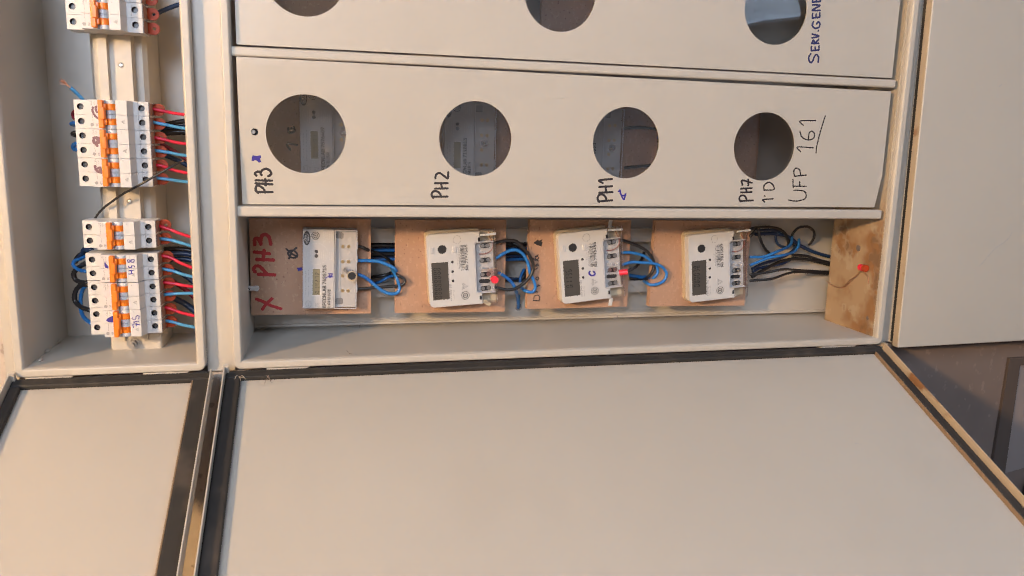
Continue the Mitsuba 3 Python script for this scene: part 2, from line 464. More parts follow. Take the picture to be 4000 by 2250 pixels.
hinge(be, (-625.7, -102.4, 8)[0], (-601.2, -103.6, 8)[0], (-576.5, -102.3, 8)[0])
hinge(be, (-489.7, -101.7, 8)[0], (-465.2, -102.8, 8)[0], (-439.2, -101.5, 8)[0])
hinge(me, (-337, -101.7, 8)[0], (-311.7, -102.7, 8)[0], (-287.6, -101.6, 8)[0])
hinge(me, (503.8, -104.3, 8)[0], (533.5, -104.6, 8)[0], (559.6, -103.8, 8)[0])

# ------------------------------------------------------------------ the two open doors, each hinged under its enclosure
TH = math.radians(25.2)
DOOR = np.array([[1, 0, 0, 0], [0, -math.sin(TH), math.cos(TH), -110], [0, math.cos(TH), math.sin(TH), 12], [0, 0, 0, 1.0]])   # (u, s, n) -> panel


def door(owner, label, ul, ur, gl, gr_, s1):
    """ul, ur: flanges; gl, gr_: inner edges of the gasket."""
    dk = obj('door', box(ul, ur, -4, s1, -1.6, 0), 'paint', owner, L=DOOR, label=label)
    obj('flange', cat(rbox(ul, ul + 1.7, 1.5, s1, -1.5, 18, 0.5), box(ul - 1, ul + 6, -5, 1.2, 4, 17)), 'paint', dk, L=DOOR)
    obj('flange', rbox(ur - 1.7, ur, 4, s1, -1.5, 18, 0.5), 'edge_rust' if owner == me else 'paint', dk, L=DOOR,
        label='flange with brown rust spots' if owner == me else None)
    obj('flange', rbox(ul, ur, s1 - 1.7, s1, -1.5, 18, 0.5), 'paint', dk, L=DOOR)
    r = 2.0

    def strip(a, b, c, d):
        return rbox(a, b, c, d, 0.02, 7.5, r)
    obj('gasket', strip(ul + 2, ur - 2, -3.4, 10.6), 'gasket', dk, L=DOOR, smooth=50)
    obj('gasket', strip(ul + 2, gl, 10.7, s1 - 14), 'gasket', dk, L=DOOR, smooth=50)
    obj('gasket', strip(gr_, ur - 2, 10.7, s1 - 14), 'gasket', dk, L=DOOR, smooth=50)
    obj('gasket_edge', box(gr_ - 1.5, gr_ - 0.02, 10.8, s1 - 14, 0.03, 6.2), 'gasket_dirt', dk, L=DOOR)
    return dk


door(be, 'open door of the breaker enclosure folded down at lower left', -641, -404, -627, -427, 560)
md = door(me, 'wide open door of the meter enclosure filling the bottom of the photo', -389.5, 610, -368.6, 594, 640)
mark = ext(poly([(0, 0), (9, 3.4), (9, 4.1), (0, .9)]), 0.1, 0.25)
obj('scratch', mark, 'pencil', md, L=DOOR @ mat4(445, 190, 0), label='short grey scratch')
for (u, s, rr) in ((-250, 120, 0.9), (120, 260, 0.7), (300, 95, 0.6), (-60, 205, .6), (505, 150, .7)):
    obj('speck', cyl(u, s, rr, 0.1, 0.22, 8), 'stain', md, L=DOOR)
# dried lint hanging on the black gasket
lk = tag(obj('lint_shred', cat(*[tube([(a, 9 + b, 7.6), (a + c, 12 + b, 9), (a + c * 2.2, 15 + e, 6)], [0.25, 0.45, 0.1], 5) for a, b, c, e in
         ((-371, 0, 1.5, 2), (-369, 1, 2.6, -4), (-372, -2, -2, 3), (-368, -1, 3.2, 1))]), 'thin_cord', L=DOOR), 'pale shred of lint on the gasket corner of the meter enclosure door', 'lint')
lk = tag(obj('lint_shred', cat(*[tube([(-334 + a, 9, 7.6), (-334 + a + c, 13, 5), (-334 + a + c * 2, 17 + e, 1)], [0.5, 0.35, 0.1], 5) for a, c, e in
         ((0, 2, 2), (1, -3, 6), (-2, 3.6, 0))]), 'grime', L=DOOR), 'dark shred of lint hanging from the gasket below the meter enclosure hinge', 'lint')

# ------------------------------------------------------------------ closed cabinet at the picture's right
le = thing('lower_enclosure', 'closed cabinet with a plain cream door at the right of the photo', 'electrical enclosure')
LE = mat4(631.5, -104, 0, 0.85)
obj('body', box(6, 430, 3, 560, -16, 2), 'paint', le, L=LE)
dk = obj('door', rbox(0, 420, 0, 560, 12, 26, 1.6), 'paint', le, L=LE, smooth=40)
obj('door_edge', box(-0.25, 0.05, 1.5, 555, 13, 24), 'edge_rust', le, L=LE, label='tan door edge with rust spots')
obj('gasket', box(4, 410, 6, 555, 2.1, 11.9), 'gasket', le, L=LE)
sc = [[(767.3, 27.1, 27)[:2], (780.8, 42.3, 27)[:2], (794.8, 56.8, 27)[:2], (813.7, 69.2, 27)[:2], (821.7, 81.6, 27)[:2]], [(760.2, 307.9, 27)[:2], (764.3, 311.5, 27)[:2]]]
obj('scratch', ink([sc[0]], 1.0, 26.05, 26.25), 'pencil', le, label='long curved grey scratch on the door')
obj('scratch', ink([sc[1]], 1.6, 26.05, 26.25, False), 'pencil', le)
for p in ((825.3, -63.2, 27), (841.2, -67.1, 27), (857.3, -71, 27), (639.3, 380.2, 27), (704.1, 147.6, 27)):
    obj('speck', cyl(p[0], p[1], 0.9, 26.05, 26.2, 8), 'stain', le)
bk = thing('hinge_bracket', 'small rusty bracket in the corner between meter enclosure and closed cabinet', 'bracket')
obj('plate', box(617, 624, -112, -100, -4, 14), 'edge_rust', bk)
obj('pin', xcyl((624.5, -103, 0), (624.5, -103, 16), 3), 'grime', bk, smooth=40)
obj('screw', cyl(629.5, -104, 2.6, 6, 10, 12), 'edge_rust', bk, smooth=40)
# hatch in the wall below, and the dark thing beside it
hk = thing('wall_hatch', 'dark framed hatch in the wall under the closed cabinet', 'hatch')
hq = [(886.9, -139.4, -11), (910.7, -153.2, -11), (911.2, -354.7, -11), (881.3, -352.4, -11)]
obj('frame', cat(ext(poly([q[:2] for q in hq]), WALL_D, WALL_D + 6), ext(poly([hq[0][:2], (hq[0][0] + 300, hq[0][1] - 3), (hq[0][0] + 300, hq[0][1] - 11), hq[1][:2]]), WALL_D, WALL_D + 6.2)), 'hatch_frame', hk)
obj('cover', ext(poly([hq[1][:2], (hq[1][0] + 300, hq[1][1] - 2), (hq[1][0] + 300, -300), hq[2][:2]]), WALL_D, WALL_D + 2), 'hatch_cover', hk)
cb = (956.5, -389.8, -5)
tag(obj('dark_pipe', tube([(cb[0] + 24, cb[1] + 26, 0), (cb[0] + 16, cb[1] + 2, 6), (cb[0] + 12, cb[1] - 60, 8)], 20, 18), 'black_wire', smooth=True), 'thick black pipe on the wall at the far right edge', 'pipe')

# ------------------------------------------------------------------ window panels


def warp(m):
    """The middle panel is sprung: its upper left corner stands proud, its lower left one is pushed in."""
    v = np.array(m.vertices)
    v[:, 2] += 8.5 * np.clip((v[:, 1] - 141) / 150, 0, 1) * np.clip(1 - (v[:, 0] + 361) / 420, 0, 1) - 2.5 * np.clip(1 - (v[:, 1] - 116) / 90, 0, 1) * np.clip(1 - (v[:, 0] + 361) / 200, 0, 1)
    return trimesh.Trimesh(v, m.faces, process=False)


def panel(label, u0, u1, w0, w1, cw, twist, holes, extra=()):
    t = thing('window_panel', label, 'panel')
    sh = poly([(u0, w0), (581, w0 + 2.3), (u1, 168), (u1, w1 - 4.1), (u0, w1)]).buffer(-1).buffer(1)
    for u in holes:
        sh = sh.difference(disc(u, cw, 50, 24))
    for e in extra:
        sh = sh.difference(e)
    m = ext(sh, -1.5, 0)
    for e0, e1 in (((u0 + .5, w0 + .05), (580.5, w0 + 2.35)), ((u0 + .5, w1 - 1.5), (u1 - .5, w1 - 5.6))):
        m = cat(m, ext(poly([e0, e1, (e1[0], e1[1] + 1.45), (e0[0], e0[1] + 1.45)]), -14, -1.52))
    if twist:
        m = warp(m.subdivide_to_size(30))
    obj('sheet', m, 'paint', t, smooth=30)
    return t


CU = [-278.9, -56.1, 162.3, 381.3]
p1 = panel('cream window panel marked PH3, PH2, PH1 and PH7 across the middle', -361, 589, 116.2, 299.6, 207.3, True, CU, [disc(-342.5, 208.5, 4.3)])
for u in CU:
    obj('window_pane', trimesh.Trimesh([(u - 54, 153, -3), (u + 54, 153, -3), (u + 54, 261, -3), (u - 54, 261, -3)], [[0, 1, 2], [0, 2, 3]], process=False), 'pane_glass', p1)
psk = obj('panel_screw', warp(cyl(-344.4, 208.5, 2.6, -6, -2.6, 16)), 'dull_steel', p1, smooth=40)
obj('screw_socket', warp(cyl(-342.5, 208.5, 6.5, -9, -7, 16)), 'hole_black', psk)
p2 = thing('window_panel', 'cream window panel marked SERV. GEN at the top of the photo', 'panel')
CU2 = [(-276.8, 388.6, 0)[0], (57.2, 407.9, 0)[0], (382.3, 408.5, 0)[0]]
sh = rrect(-361, 588, 315.2, 497, 1.2)
CW2 = 403.4
for u in CU2:
    sh = sh.difference(disc(u, CW2, 50, 24))
obj('sheet', cat(ext(sh, -1.5, 0), box(-360, 587, 315.2, 316.7, -14, -1.5)), 'paint', p2, smooth=30)
for i, u in enumerate(CU2):
    q = trimesh.Trimesh([(-54, -54, 0), (54, -54, 0), (54, 54, 0), (-54, 54, 0)], [[0, 1, 2], [0, 2, 3]], process=False)
    if i == 2:
        q.apply_transform(trimesh.transformations.rotation_matrix(math.radians(-5.4), (1, 0, 0)))
    q.apply_translation((u, CW2, -3 if i < 2 else -8))
    obj('window_pane', q, 'pane_glass' if i < 2 else 'pane_glass_blue', p2, label='tilted window pane reflecting a bright doorway' if i == 2 else None)


def wink(strokes, width):
    return warp(ink(strokes, width, .08, .4).subdivide_to_size(6))


# middle panel, written along the picture's vertical
obj('handwriting', wink([
    [(-341.8, 132.2, 0)[:2], (-323.3, 132.2, 0)[:2]],
    [(-341.2, 131.1, 0)[:2], (-343.9, 134, 0)[:2], (-343, 139.5, 0)[:2], (-339.8, 140.4, 0)[:2], (-334.2, 136.4, 0)[:2], (-332.4, 131.4, 0)[:2]],
    [(-343.5, 147.2, 0)[:2], (-323.4, 147, 0)[:2]],
    [(-343.6, 143.4, 0)[:2], (-323.1, 142.2, 0)[:2]],
    [(-331.6, 149, 0)[:2], (-331.3, 141, 0)[:2]],
    [(-342.4, 153.3, 0)[:2], (-344.1, 155.8, 0)[:2], (-341.4, 158.2, 0)[:2], (-337.9, 157.9, 0)[:2], (-336.3, 154, 0)[:2]],
    [(-336.3, 154, 0)[:2], (-337, 157.7, 0)[:2], (-333.5, 161.3, 0)[:2], (-329, 162, 0)[:2], (-324.8, 158.8, 0)[:2], (-324.2, 155.2, 0)[:2], (-327.6, 152.8, 0)[:2]]], 3.0), 'ink_black', p1, label='PH3 in black marker')
obj('handwriting', warp(ext(poly([(-346.9, 176.6), (-347.6, 171.6), (-341.7, 172.8), (-338.8, 169.9), (-335.9, 170.4), (-336.4, 172.6), (-337.2, 174.4), (-335.7, 176.8), (-336, 179.2), (-341.6, 178.3), (-346, 179)]), .08, .4).subdivide_to_size(6)), 'ink_blue', p1, label='thick blue letter A')
obj('handwriting', wink([
    [(-114.1, 128.3), (-94, 128.7)], [(-113.3, 126.7), (-115.7, 130.8), (-113.7, 135.4), (-108.6, 135.8), (-104.2, 132.3), (-103, 128.4)],
    [(-111, 139.3), (-93.7, 139.9)], [(-111, 146.7), (-93.8, 147)], [(-101.7, 139.4), (-102.7, 147.2)],
    [(-110.7, 153.4), (-109.7, 158.3), (-104.8, 160.3), (-98.8, 156.5), (-93.8, 153.6), (-93.3, 161.8)]], 2.9), 'ink_black', p1, label='PH2 in black marker')
obj('handwriting', ink([
    [(123.9, 123.9), (144.7, 125.7)], [(125, 123.1), (122.6, 128.4), (125, 133), (131.1, 133.3), (135.2, 129.2), (135.9, 124.8)],
    [(124.8, 136.3), (144.5, 137.5)], [(124.4, 144.5), (143.7, 145.8)], [(135.3, 136.4), (133.8, 145.7)],
    [(129.2, 150.3), (124, 153.8), (143.2, 156.1)]], 3.0, 0.08, 0.4), 'ink_black', p1, label='PH1 in black marker')
obj('handwriting', ink([[(154, 138.3), (156.1, 140.4), (157.5, 134.6), (162, 132.5), (165.2, 135.1)], [(157.9, 134.6), (159.9, 130.4), (162.8, 127.1), (164.6, 133.6)]], 2.2, 0.08, 0.4), 'ink_blue', p1, label='blue letter C')
obj('handwriting', ink([
    [(348.2, 126.2), (369, 127.6)], [(348.5, 125.7), (346.1, 130.5), (348.7, 134.4), (354, 134.4), (357.6, 130.6), (358.5, 126.7)],
    [(348.3, 139.1), (366.2, 140)], [(347.8, 144.7), (365.7, 145.8)], [(357.4, 139.2), (356.1, 145.7)],
    [(349.7, 150.5), (348.7, 157), (365, 153.5)], [(359.4, 149.6), (358.6, 158.2)]], 2.7, 0.08, 0.4), 'ink_black', p1, label='PH7 in black marker')
obj('handwriting', ink([[(388.6, 125.6), (385.8, 128.7), (402.8, 130.1)], [(387.5, 134.3), (388.5, 134.1)],
    [(386, 143), (402.2, 144), (400.3, 151.2), (392.7, 154.8), (385.9, 149.9), (386, 143)]], 2.1, 0.05, 0.35), 'ink_black', p1, label='1.D in black marker')
obj('handwriting', ink([[(429.5, 128.6), (442, 126.9), (455.4, 129.9), (458.6, 135.5), (454.2, 142), (440.4, 143.6), (436.7, 142.9)],
    [(436.8, 149.5), (457.1, 149.7)], [(435.1, 147.3), (433.4, 159.3)], [(446, 149.6), (445.3, 156.8)],
    [(437, 164.7), (455.9, 166.6)], [(435.9, 164.1), (433.6, 172.3), (437.6, 176.7), (443.6, 173.6), (446.1, 165.5)],
    ], 1.9, 0.05, 0.35), 'ink_black', p1, label='UFP in black marker')
obj('handwriting', ink([[(442.5, 201), (436.4, 208), (463.6, 207.5)], [(438.2, 231.6), (442.3, 223.1), (452.5, 219.1), (461.7, 221.5), (463.5, 228), (458.1, 232.1), (454, 228.8), (453.6, 220.2)],
    [(443, 240.2), (437, 246.4), (463.1, 247.9)], [(468.7, 199.6), (469.3, 212), (473.3, 233.6), (478.9, 255.2)]], 1.8, 0.05, 0.35), 'ink_black', p1, label='underlined number 161 in black marker')
obj('handwriting', ink([
    [(445, 343.7), (442.3, 339.4), (443.2, 333.7), (446.8, 331.4), (449.8, 335), (451.4, 340.7), (455, 343), (458.4, 339), (458.3, 332.3)],
    [(445.3, 348.3), (457.9, 349.9)], [(445.3, 348.3), (444.9, 354)], [(451.7, 349), (451.2, 353.7)], [(457.9, 349.9), (457.4, 355.5)],
    [(444.9, 358.5), (456.4, 359.5)], [(444.9, 358.5), (446.9, 363.1), (450.7, 359.2)], [(450.7, 359.2), (455.9, 364.9)],
    [(444.6, 366.3), (455.4, 369.4), (444.5, 371.8)], [(453.7, 376.6), (454.1, 377.1)],
    [(444.6, 389.2), (443.3, 384), (448, 380.2), (454.5, 382), (455.7, 386.8), (453, 389.7), (450.2, 386.4)],
    [(442.2, 394.1), (454.5, 396.3)], [(442.2, 394.1), (442.1, 400.2)], [(448.3, 395.5), (447.8, 399.9)], [(454.5, 396.3), (453.9, 401.9)],
    [(454, 405.6), (441.1, 405.2), (452.8, 412.4), (440.8, 412.5)], [(440.4, 416.3), (453.1, 418.1)], [(440.4, 416.3), (439.9, 421.3)], [(446.5, 417.3), (446, 421.7)], [(453.1, 418.1), (452.1, 423.1)]], 2.5, 0.05, 0.35), 'ink_navy', p2, label='SERV. GEN in dark blue marker')
for (u, w, r) in ((-303, 297, 1.1), (-350, 289, .8), (-95, 291, 1.6), (214, 287, 1.3), (573, 222, 1.0)):
    obj('speck', warp(cyl(u, w, r, 0.1, 0.3, 8)), 'stain', p1)
sm = ext(sg.MultiPolygon([disc(468, 264, 5).union(disc(476, 266, 4)).union(disc(462, 262, 3)), disc(487, 267, 2.2)]), 0.05, 0.16)
obj('smudge', sm, 'stain', p1)

# ------------------------------------------------------------------ circuit breakers
PW = 17.95                                                   # one pole


def pole_body():
    prof = [(0, -72), (0, -38), (20.2, -38), (20.6, -20), (65, -20), (68.2, -33), (69, -36.5), (86.6, -38), (86.8, -72)]
    m = trimesh.creation.extrude_polygon(poly(prof), PW - 0.35, engine='earcut')            # (x, d) pushed along y
    m.apply_transform(np.array([[1, 0, 0, 0], [0, 0, -1, -0.15], [0, 1, 0, 0], [0, 0, 0, 1.0]]))
    man = mf.Manifold(mf.Mesh(np.asarray(m.vertices, np.float32), np.asarray(m.faces, np.uint32)))
    if man.volume() < 0 or man.is_empty():
        m.invert()
        man = mf.Manifold(mf.Mesh(np.asarray(m.vertices, np.float32), np.asarray(m.faces, np.uint32)))
    for x in (7.4, 78.4):
        man -= mf.Manifold.cylinder(9, 3.9, 3.9, 24).translate((x, -8.4, -45))
    man -= mf.Manifold.cube((12.6, PW + 2, 6)).translate((39.6, -PW - 1, -23.5))           # well of the toggle
    man -= mf.Manifold.cube((0.5, PW + 2, 2)).translate((74.5, -PW - 1, -38))
    return tm(man)


def barrel():
    m = tube([(45.9, -0.2, -24.8), (45.9, -PW + 0.4, -24.8)], 5.8, 28, smooth=False)
    return m


def tab():
    a = np.radians(np.linspace(20, 165, 12))
    outer = [(45.9 + 6.5 * math.cos(t), -24.6 + 6.7 * math.sin(t)) for t in a]
    inner = [(45.9 + 5.7 * math.cos(t), -24.6 + 5.7 * math.sin(t)) for t in a[::-1]]
    m = trimesh.creation.extrude_polygon(poly(outer + inner), 7.8, engine='earcut')
    m.apply_transform(np.array([[1, 0, 0, 0], [0, 0, -1, -4.7], [0, 1, 0, 0], [0, 0, 0, 1.0]]))
    return m


def clip():
    s = shapely.union_all([disc(94, -8.6, 7.6), sg.box(86, -16, 92, -1.2)]).difference(shapely.union_all([disc(95, -8.6, 2.1, 8), sg.box(92.4, -9.2, 97.6, -8)]))
    return ext(s, -66, -63.4)


def terminal_screw():
    m = cat(cyl(0, 0, 3.0, -44.5, -42.6, 16), box(-2.6, 2.6, -0.3, 0.3, -42.6, -42.3), box(-0.3, 0.3, -2.6, 2.6, -42.6, -42.31))
    return m


BR = {}
BR['body'] = mikit.ply(pole_body(), 'white_plastic')
BR['hole'] = mikit.ply(ext(disc(0, 0, 3.85), -45.0, -44.6), 'hole_black')
BR['wallhole'] = mikit.ply(loft([rloop(-3.85, 3.85, -3.85, 3.85, 3.84, -45), rloop(-3.85, 3.85, -3.85, 3.85, 3.84, -38.5)]), 'hole_black')
BR['tscrew'] = mikit.ply(terminal_screw(), 'dark_screw')
BR['barrel'] = mikit.ply(barrel(), 'barrel_white', 40)
BR['tab'] = mikit.ply(tab(), 'orange_plastic', 40)
BR['bar'] = mikit.ply(cat(rbox(33.6, 39.4, -34.6, -0.6, -21, -12.0, .9), rbox(35.2, 41.2, -24, -9, -20, -10.2, .9), rbox(38.5, 42.5, -12.6, -4.6, -21, -15, .8), rbox(38.5, 42.5, -30.6, -22.6, -21, -15, .8)), 'orange_plastic', 40)
BR['clip'] = mikit.ply(clip(), 'clip_plastic')
BR['cover'] = mikit.ply(cat(box(86.9, 87.5, -16.6, -1.2, -66, -40), box(87.5, 90, -16.8, -16, -66, -56), box(87.5, 90, -1.8, -1.0, -66, -56)), 'brown_plastic')
pr = [cyl(24.5, -30.8, 2.1, -19.95, -19.85, 16), txt('GE', 31.2, -32.6, 3.6, 2.4, -19.95, True), box(25.4, 25.75, -27.8, -1.5, -19.95, -19.85), txt('C25', 25.2, -7, 5.2, 1.6, -19.95), txt('4500', 28.9, -7, 5, 1.4, -19.95)]
BR['print'] = mikit.ply(cat(*pr), 'print_grey')
hs = shapely.union_all([poly([(57.2, -26.4), (60.4, -28.4), (60.4, -24.4)]).difference(disc(59.6, -26.4, .5)), sg.box(60.6, -28.6, 61.0, -24), sg.box(61.6, -29.2, 62.0, -23.4), sg.box(60.6, -24.8, 62, -24.2)])
BR['symbol'] = mikit.ply(cat(ext(hs, -19.95, -19.85), txt('OFF', 57.4, -4.2, 2.6, 1.1, -19.95)), 'print_grey')


def breaker(u, w, label, group=None):
    k = thing('circuit_breaker', label, 'circuit breaker', group)
    L = mat4(u, w, 0)
    for p in (0, 1):
        Lp = L @ mat4(0, -p * PW, 0)
        bk = obj('pole_body', BR['body'], None, k, L=Lp)
        for x in (7.4, 78.4):
            Ls = Lp @ mat4(x, -8.4, 0)
            hk_ = obj('terminal_hole', BR['wallhole'], None, bk, L=Ls)
            obj('terminal_screw', BR['tscrew'], None, bk, L=Ls @ mat4(rot=float(rng.uniform(0, 90))))
        obj('toggle_barrel', BR['barrel'], None, k, L=Lp)
        obj('toggle_tab', BR['tab'], None, k, L=Lp)
        obj('terminal_clip', BR['clip'], None, k, L=Lp)
        obj('terminal_cover', BR['cover'], None, k, L=Lp)
    obj('toggle_bar', BR['bar'], None, k, L=L)
    obj('printed_marks', BR['print'], None, k, L=L)
    obj('printed_symbol', BR['symbol'], None, k, L=L)
    return k


BP = 35.95
b_out = breaker(-563.0, 326.9 + 2 * BP + 0.3, 'circuit breaker cut off by the top edge of the photo')
b0 = breaker(-562.3, 326.9 + BP, 'circuit breaker at the top left, above the long bare stretch of rail')
bs = []
for i, l in enumerate(('topmost breaker of the middle bank of three, purple scribble on it', 'centre breaker of the middle bank of three, with a purple blot', 'lowest breaker of the middle bank of three, a black cable across it')):
    bs.append(breaker(-561.2 + 0.15 * i, 242.9 - BP * i, l))
b4 = breaker(-561.2, 91.4, 'single circuit breaker standing alone between the two banks of three')
cs = []
for i, l in enumerate(('circuit breaker handwritten 458, topmost of the lower bank', 'circuit breaker with a pink stain, centre of the lower bank', 'circuit breaker handwritten 715, lowest of the lower bank')):
    cs.append(breaker(-560.4 + 0.3 * i, 48.7 - BP * i - (0.5 if i else 0), l))
DZ = -19.9
obj('handwriting', ink([[(-534.5, 233.1), (-535.5, 229.8), (-534.6, 226.6)], [(-531, 234.4), (-531.6, 231.2), (-530.7, 227.5)], [(-534.6, 225.8), (-532.6, 222.6), (-530, 220.2)]], 2.6, DZ, DZ + .2), 'ink_purple', bs[0])
obj('handwriting', ink([[(-535.8, 196.3), (-536.5, 191.3), (-534.7, 189.7), (-531.8, 192.3), (-531.9, 196.4), (-535.1, 195.5)], [(-533.9, 189.8), (-532.9, 186.5)], [(-530.1, 195.6), (-530.8, 190.3)]], 3.4, DZ, DZ + .2), 'ink_purple', bs[1])
obj('handwriting', ink([[(-536.9, 161.1), (-536, 156.5), (-533.1, 154.1), (-530.4, 153.3)], [(-533.2, 158.3), (-531.2, 159.5), (-530.7, 155)]], 3.2, DZ, DZ + .2), 'ink_purple', bs[2])
obj('stain', ext(poly([(-536.3, 74.2), (-532.5, 77.5), (-530, 77.2), (-530.1, 70.8), (-532.4, 67.7), (-534.6, 70.3)]), DZ, DZ + .15), 'ink_pink', b4)
obj('handwriting', ink([[(-502.7, 40.6), (-504.6, 42.5), (-506.3, 41.3), (-505.3, 38.8), (-502.7, 40.6), (-500.2, 43), (-498.5, 42.1), (-499, 39.1), (-501.2, 38.8), (-502.7, 40.6)],
                        [(-505.1, 34.1), (-505.6, 32.8), (-502.4, 31.8), (-501.5, 34.5), (-498.7, 34), (-498.4, 32.7)], [(-506.1, 23.5), (-500.8, 24.3)], [(-505.4, 27.9), (-502.6, 28.3), (-502.6, 24.4)], [(-505, 28.1), (-499.8, 28.6)]], 1.15, DZ, DZ + .2), 'ink_blue', cs[0], label='458 in blue pen')
obj('handwriting', ext(poly([(-533.7, 40.5), (-532.6, 37.9), (-531.7, 40.5), (-531.8, 37), (-529.1, 33.9), (-529.5, 31.3), (-533, 31.8), (-534, 35.3)]), DZ, DZ + .2), 'ink_blue', cs[0], label='blue letter C')
obj('stain', ext(poly([(-536.2, 30.9), (-529.5, 30.8), (-529.1, 25.6), (-532.5, 26.9)]), DZ - .03, DZ + .12), 'ink_pink', cs[0])
obj('stain', ext(poly([(-536.6, 0.2), (-533.3, 1.9), (-527.7, 2.3), (-527.9, -7), (-532.3, -8.2), (-535.3, -5.5)]), DZ, DZ + .15), 'ink_pink', cs[1])
obj('handwriting', ext(poly([(-536.5, -36.6), (-533.4, -33.4), (-528.8, -31.4), (-527, -31.1), (-527.5, -39.7), (-530.8, -40), (-534.8, -38.7)]), DZ, DZ + .2), 'ink_blue', cs[2], label='solid blue pointed mark')
obj('handwriting', ink([[(-504.1, -47.4), (-504.4, -42.8), (-496.5, -43.9)], [(-500.7, -45.4), (-500.5, -42.1)], [(-502.7, -40.8), (-503.5, -39.9), (-497.7, -38.9)], [(-504.9, -34.1), (-505, -35.8), (-500.9, -36.3), (-499.9, -32.2), (-497.3, -31.8), (-496.3, -33.5), (-497.5, -36)]], 1.1, DZ, DZ + .2), 'ink_blue', cs[2], label='715 in blue pen')

# ------------------------------------------------------------------ mounting boards
BD0, BD1 = -116.0, -104.0


def board(label, pts, group=None):
    m = ext(poly([p[:2] for p in pts]), BD0, BD1)
    k = thing('mounting_board', label, 'board')
    obj('sheet', m, 'mdf', k)
    return k


g1 = board('brown fibreboard handwritten PH3 in red, leftmost of the visible row', [(-363, 88.3, -104), (-191.6, 87.8, -104), (-192.7, -54.2, -104), (-364, -52.7, -104)])
g2 = board('plain brown fibreboard second from the left in the visible row', [(-155.4, 86.7, -104), (13.4, 87.1, -104), (13.7, -56.8, -104), (-156.3, -54.5, -104)])
g3 = board('brown fibreboard with black handwriting beside a filled arrow', [(50.8, 87.2, -104), (217.9, 87.7, -104), (218.2, -53.5, -104), (49.7, -53.3, -104)])
g4 = board('plain brown fibreboard rightmost in the visible row', [(260.1, 87.2, -104), (430.7, 85.7, -104), (429.2, -56.4, -104), (256.5, -53.7, -104)])
RB = -103.95
obj('handwriting', ink([[(-352.7, 7.6), (-330.1, 6.5)], [(-357, 11.2), (-359.1, 15.4), (-355.1, 19.9), (-349.5, 18.3), (-345.2, 12.9), (-341.4, 8.7)],
    [(-354.2, 29.3), (-331.2, 28.2)], [(-357.2, 40.2), (-336.6, 37.5)], [(-345.3, 28.9), (-343.7, 42.5)],
    [(-356.3, 50.8), (-356.1, 57.8), (-352.7, 60.2), (-349.5, 55.5), (-347.9, 51.4)], [(-348.4, 53.1), (-346.4, 63.1), (-341.4, 65.4), (-336.4, 61.3), (-334.2, 51.3)]], 5.0, RB, RB + .2), 'ink_red', g1, label='PH3 in red marker')
obj('handwriting', ink([[(-356.6, -28.8), (-347.7, -32.6), (-336.6, -38.9), (-323, -43.9)], [(-335.1, -28.7), (-343.3, -36.4), (-348.6, -44.1)]], 4.6, RB, RB + .2), 'ink_red', g1, label='red cross')
q = [(-311, 37.7), (-307.6, 41.7), (-301.1, 41), (-297.7, 35.3), (-301.3, 31.3), (-307.8, 32.5), (-310.8, 37.1)]
obj('handwriting', ink([q, [(-313, 44.5), (-306.6, 38.2), (-298, 33)], [(-298.6, 45.8), (-305.5, 39.9), (-309.5, 30.3)]], 2.6, RB, RB + .2), 'ink_black', g1, label='crossed circle in black')
obj('handwriting', ext(poly([(-298.9, 16.4), (-291.6, 17.2), (-291, 12.9), (-296.9, 11.5)]), RB, RB + .2), 'ink_blue', g1)
obj('handwriting', ext(poly([(57.4, 51.5), (64.7, 57), (65.4, 55.2), (71.9, 57), (70.2, 53.9), (72, 52.1), (70.5, 46.2), (64.4, 47.9)]), RB, RB + .2), 'ink_black', g3, label='filled black arrow')
obj('handwriting', ink([[(60.1, -39.8), (69.7, -40.6)], [(60.9, -38), (61.8, -32.3), (68.1, -31.8), (70.4, -35.6), (69.6, -40.4)],
    [(62.2, -26.7), (65.4, -25.6), (65.7, -28.1)], [(64.9, -17.5), (69.9, -15.7)], [(67.4, -16.6), (66.9, -14.4)],
    [(65.4, -7.5), (67.9, -4.5), (65.9, -2.2), (62.8, -4.4), (65.4, -7.5)], [(60.5, 9.2), (65.5, 12.3)],
    [(61.6, 14.8), (66.6, 16), (64.6, 18.4), (61.6, 14.8)], [(57, 22.8), (57.5, 27.1), (61.3, 24), (66.9, 28.2), (63.7, 30.1), (61.3, 26.5), (67, 23.3)], [(61.1, 30.1), (65.5, 32.6)]], 1.6, RB, RB + .2), 'ink_black', g3, label='DPTO 1B C in black pen')
# white plastic strip holding the first board
ck = thing('cable_tag', 'white plastic strip marked 2 sticking out at the left of the PH3 board', 'tag')
obj('strip', rbox(-372, -355, -15.6, -9.2, -106, -98, 1.2), 'white_plastic', ck, smooth=40)
obj('knob', cyl(-355.5, -12.4, 3.7, -104, -97, 16), 'white_plastic', ck, smooth=40)
obj('handwriting', ink([[(-367.6, -14.2), (-367.8, -11.6), (-366, -12), (-365, -14), (-364.6, -11)]], 0.9, -98, -97.8), 'ink_black', ck)
